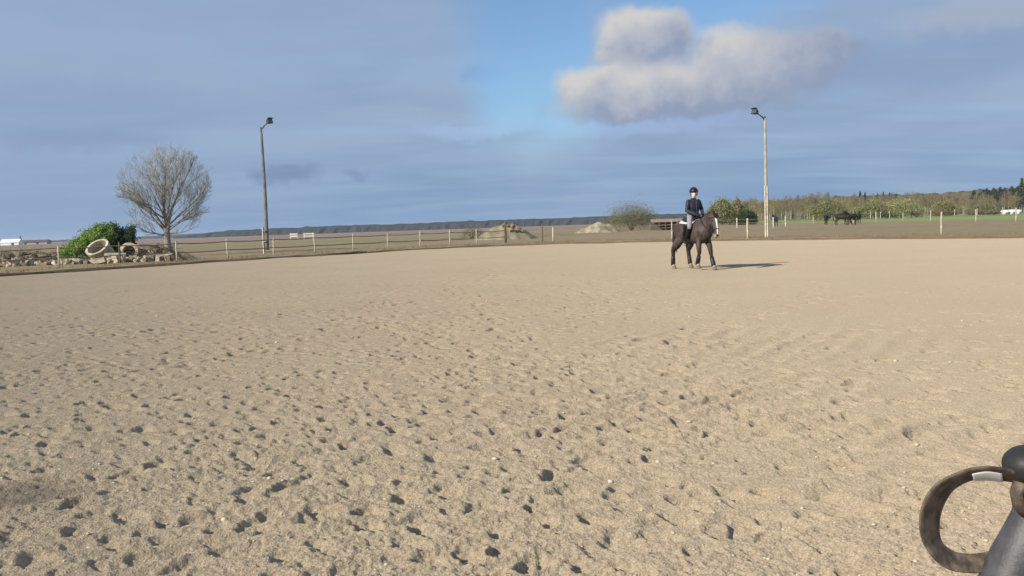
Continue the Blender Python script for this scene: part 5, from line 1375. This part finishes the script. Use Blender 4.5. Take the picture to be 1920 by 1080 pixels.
# ------------------------------------------------------------------ the horses in the far paddock
def far_horses():
    legs = [(0.15, False, front_leg(0.10)), (-0.15, False, front_leg(-0.06)), (0.16, True, hind_leg(0.08)), (-0.16, True, hind_leg(-0.06))]
    def make(neck, hd_):
        mb, poll, hd, sd, up, pts = horse_shape(legs, neck, hd_, 0.0)
        me = fuse(mb, 0.03, 3); me.materials.clear(); me.materials.append(M_COATDARK); return me, pts, neck
    graze = make([(0.46, 1.18, 0.30, 0.17), (0.66, 1.12, 0.25, 0.14), (0.86, 0.98, 0.19, 0.11), (1.02, 0.80, 0.15, 0.09), (1.10, 0.66, 0.12, 0.085)], (0.35, -0.9))
    stand = make([(0.46, 1.20, 0.31, 0.17), (0.62, 1.32, 0.26, 0.14), (0.78, 1.50, 0.20, 0.11), (0.92, 1.68, 0.15, 0.09), (1.00, 1.78, 0.12, 0.085)], (0.75, -0.65))
    data = [(1549, 421.5, 70, graze, "black brown horse grazing, leftmost of the far paddock group"), (1578, 422.5, -30, graze, "black brown horse grazing, second from left in the far paddock group"), (1596, 422, 200, stand, "black brown horse standing third from left in the far paddock group"),
            (1611, 419, 250, stand, "black brown horse with raised head, rightmost of the far paddock group"), (1453, 424.5, 88, stand, "dark horse seen end on, just right of the tall right pole")]
    for px, py, a, (me, pts, nk), lab in data:
        q = gnd(px, py, GZ); root = empty("horse", q, radians(a)); tag(root, lab, "horse", "dark horses in the far paddock"); link_mesh("body", me, root); tail(root, 0.6); mane(root, pts, nk, 1)
far_horses()

# ------------------------------------------------------------------ the riding whip close to the camera
def riding_whip():
    DZ = 0.74
    M_STRAP = mat("worn_brown_leather", (0.15, 0.112, 0.082), 0.6, 0.4, 75.0, (0.060, 0.045, 0.036), bump=0.0015, bscale=260, spec=0.4)
    M_GRIP = mat("grey_rubber_grip", (0.066, 0.064, 0.072), 0.5, 0.3, 55.0, bump=0.0010, bscale=260, spec=0.5)
    M_KNOB = mat("black_rubber_cap", (0.030, 0.029, 0.030), 0.5, 0.2, 40.0, bump=0.0005, bscale=200)
    M_STRAP_SHINE = mat("painted_strap_highlight", (0.88, 0.85, 0.80), 0.5, 0.06, 60.0)
    P = lambda px, py, dz=0.0: at(px, py, DZ + dz)
    foot = Vector((0.52, 0.86, 0.0)); foot.z = sand_z(foot.x, foot.y)
    root = empty("riding_whip", foot); tag(root, "grey handled riding whip with brown leather wrist loop, close by at lower right", "whip")
    O = Vector(foot)
    px2 = DZ / FPX
    mb = MB(); hp = [P(1928, 905), P(1936, 930), P(1937, 965), P(1926, 1010), P(1908, 1050), P(1886, 1100), P(1862, 1160), P(1845, 1215)]
    mb.tube([p - O for p in hp], [px2 * q for q in (24, 30, 37, 46, 50, 50, 46, 30)], 20); mb.build("handle", M_GRIP, root)
    mb = MB(); a = hp[-1] - O; mb.tube([a * 1.02, a * 0.97, a * 0.6, a * 0.25, Vector((0, 0, 0.0))], [0.010, 0.007, 0.0055, 0.004, 0.003], 10); mb.build("shaft", M_KNOB, root)
    mb = MB(); mb.ball(P(1926, 872) - O, (px2 * 44, px2 * 44, px2 * 38), 20, 14); mb.build("cap", M_KNOB, root)
    # wrist loop: a ribbon; each row = centre pixel, inward half width in pixels, depth half width (m)
    rows = [(1922, 905, (2, 12), 0.006, 0.0), (1900, 893, (3, 13), 0.007, -0.004), (1878, 889, (2, 13), 0.008, -0.006), (1850, 886, (1, 12), 0.009, -0.008), (1822, 889, (3, 11), 0.009, -0.008), (1795, 899, (8, 10), 0.009, -0.006), (1772, 913, (15, 8), 0.009, -0.003), (1755, 935, (20, 5), 0.009, 0.0), (1745, 962, (21, 1), 0.009, 0.003),
            (1743, 990, (20, -4), 0.009, 0.005), (1748, 1014, (16, -9), 0.009, 0.007), (1762, 1036, (9, -16), 0.009, 0.008), (1785, 1051, (5, -19), 0.009, 0.009), (1812, 1056, (2, -20), 0.009, 0.010), (1842, 1055, (0, -21), 0.008, 0.012), (1875, 1048, (-1, -20), 0.007, 0.014), (1905, 1038, (-2, -16), 0.006, 0.016)]
    C = [P(r_[0], r_[1], r_[4]) - O for r_ in rows]
    Wv = [(P(r_[0] + r_[2][0], r_[1] + r_[2][1], r_[4] + r_[3]) - P(r_[0], r_[1], r_[4])) for r_ in rows]
    def cat(A, n=5):
        out = []
        for i in range(len(A) - 1):
            p0, p1, p2, p3 = A[max(i - 1, 0)], A[i], A[i + 1], A[min(i + 2, len(A) - 1)]
            for k in range(n):
                t = k / n; out.append(0.5 * ((2 * p1) + (p2 - p0) * t + (2 * p0 - 5 * p1 + 4 * p2 - p3) * t * t + (3 * p1 - p0 - 3 * p2 + p3) * t ** 3))
        out.append(A[-1]); return out
    def ribbon(C, Wv, th, grow=1.0):
        C = cat(C); Wv = cat(Wv); vs = []; n = 12
        for i, c in enumerate(C):
            t = (C[min(i + 1, len(C) - 1)] - C[max(i - 1, 0)]).normalized(); w = Wv[i] * grow * 0.9; nn = t.cross(w).normalized() * th
            for k in range(n):
                a = 2 * pi * k / n; ca, sa = cos(a), sin(a)
                sq = lambda v: (1 if v > 0 else -1) * abs(v) ** 0.5
                vs.append(c + w * sq(ca) + nn * sq(sa))
        fs = [(i * n + k, i * n + (k + 1) % n, (i + 1) * n + (k + 1) % n, (i + 1) * n + k) for i in range(len(C) - 1) for k in range(n)]
        fs.append(tuple(range(n - 1, -1, -1))); fs.append(tuple((len(C) - 1) * n + k for k in range(n))); return vs, fs
    mb = MB(); mb.add(*ribbon(C, Wv, 0.0016)); lp_ = mb.build("wrist_loop", M_STRAP, root)
    mb = MB(); mb.add(*ribbon([C[k_] + Wv[k_] * 0.30 for k_ in (2, 3, 4)], [Wv[k_] * (0.74, 0.86, 0.74)[k_ - 2] for k_ in (2, 3, 4)], 0.0023)); mb.build("highlight_ribbon", M_STRAP_SHINE, lp_)  # glossy highlight of the strap, laid on as a white ribbon
    mb = MB(); mb.tube([P(1912, 905, -0.012) - O, P(1905, 925, -0.014) - O, P(1910, 950, -0.012) - O, P(1926, 968, -0.01) - O], [(0.006, 0.003)] * 4, 8); mb.build("keeper", M_STRAP, lp_)
riding_whip()

# ------------------------------------------------------------------ air
def haze():
    mb = MB(); mb.box((0, 0, 6.6), (9000, 9000, 16.0))
    m_ = bpy.data.materials.new("haze"); m_.use_nodes = True; nt = m_.node_tree; nt.nodes.clear()
    v = nt.nodes.new('ShaderNodeVolumePrincipled'); v.inputs['Density'].default_value = 0.00011; v.inputs['Color'].default_value = (0.66, 0.80, 1.0, 1); v.inputs['Anisotropy'].default_value = 0.0
    o = nt.nodes.new('ShaderNodeOutputMaterial'); nt.links.new(v.outputs[0], o.inputs['Volume'])
    h = mb.build("haze", m_, None, False); tag(h, kind='stuff')
haze()
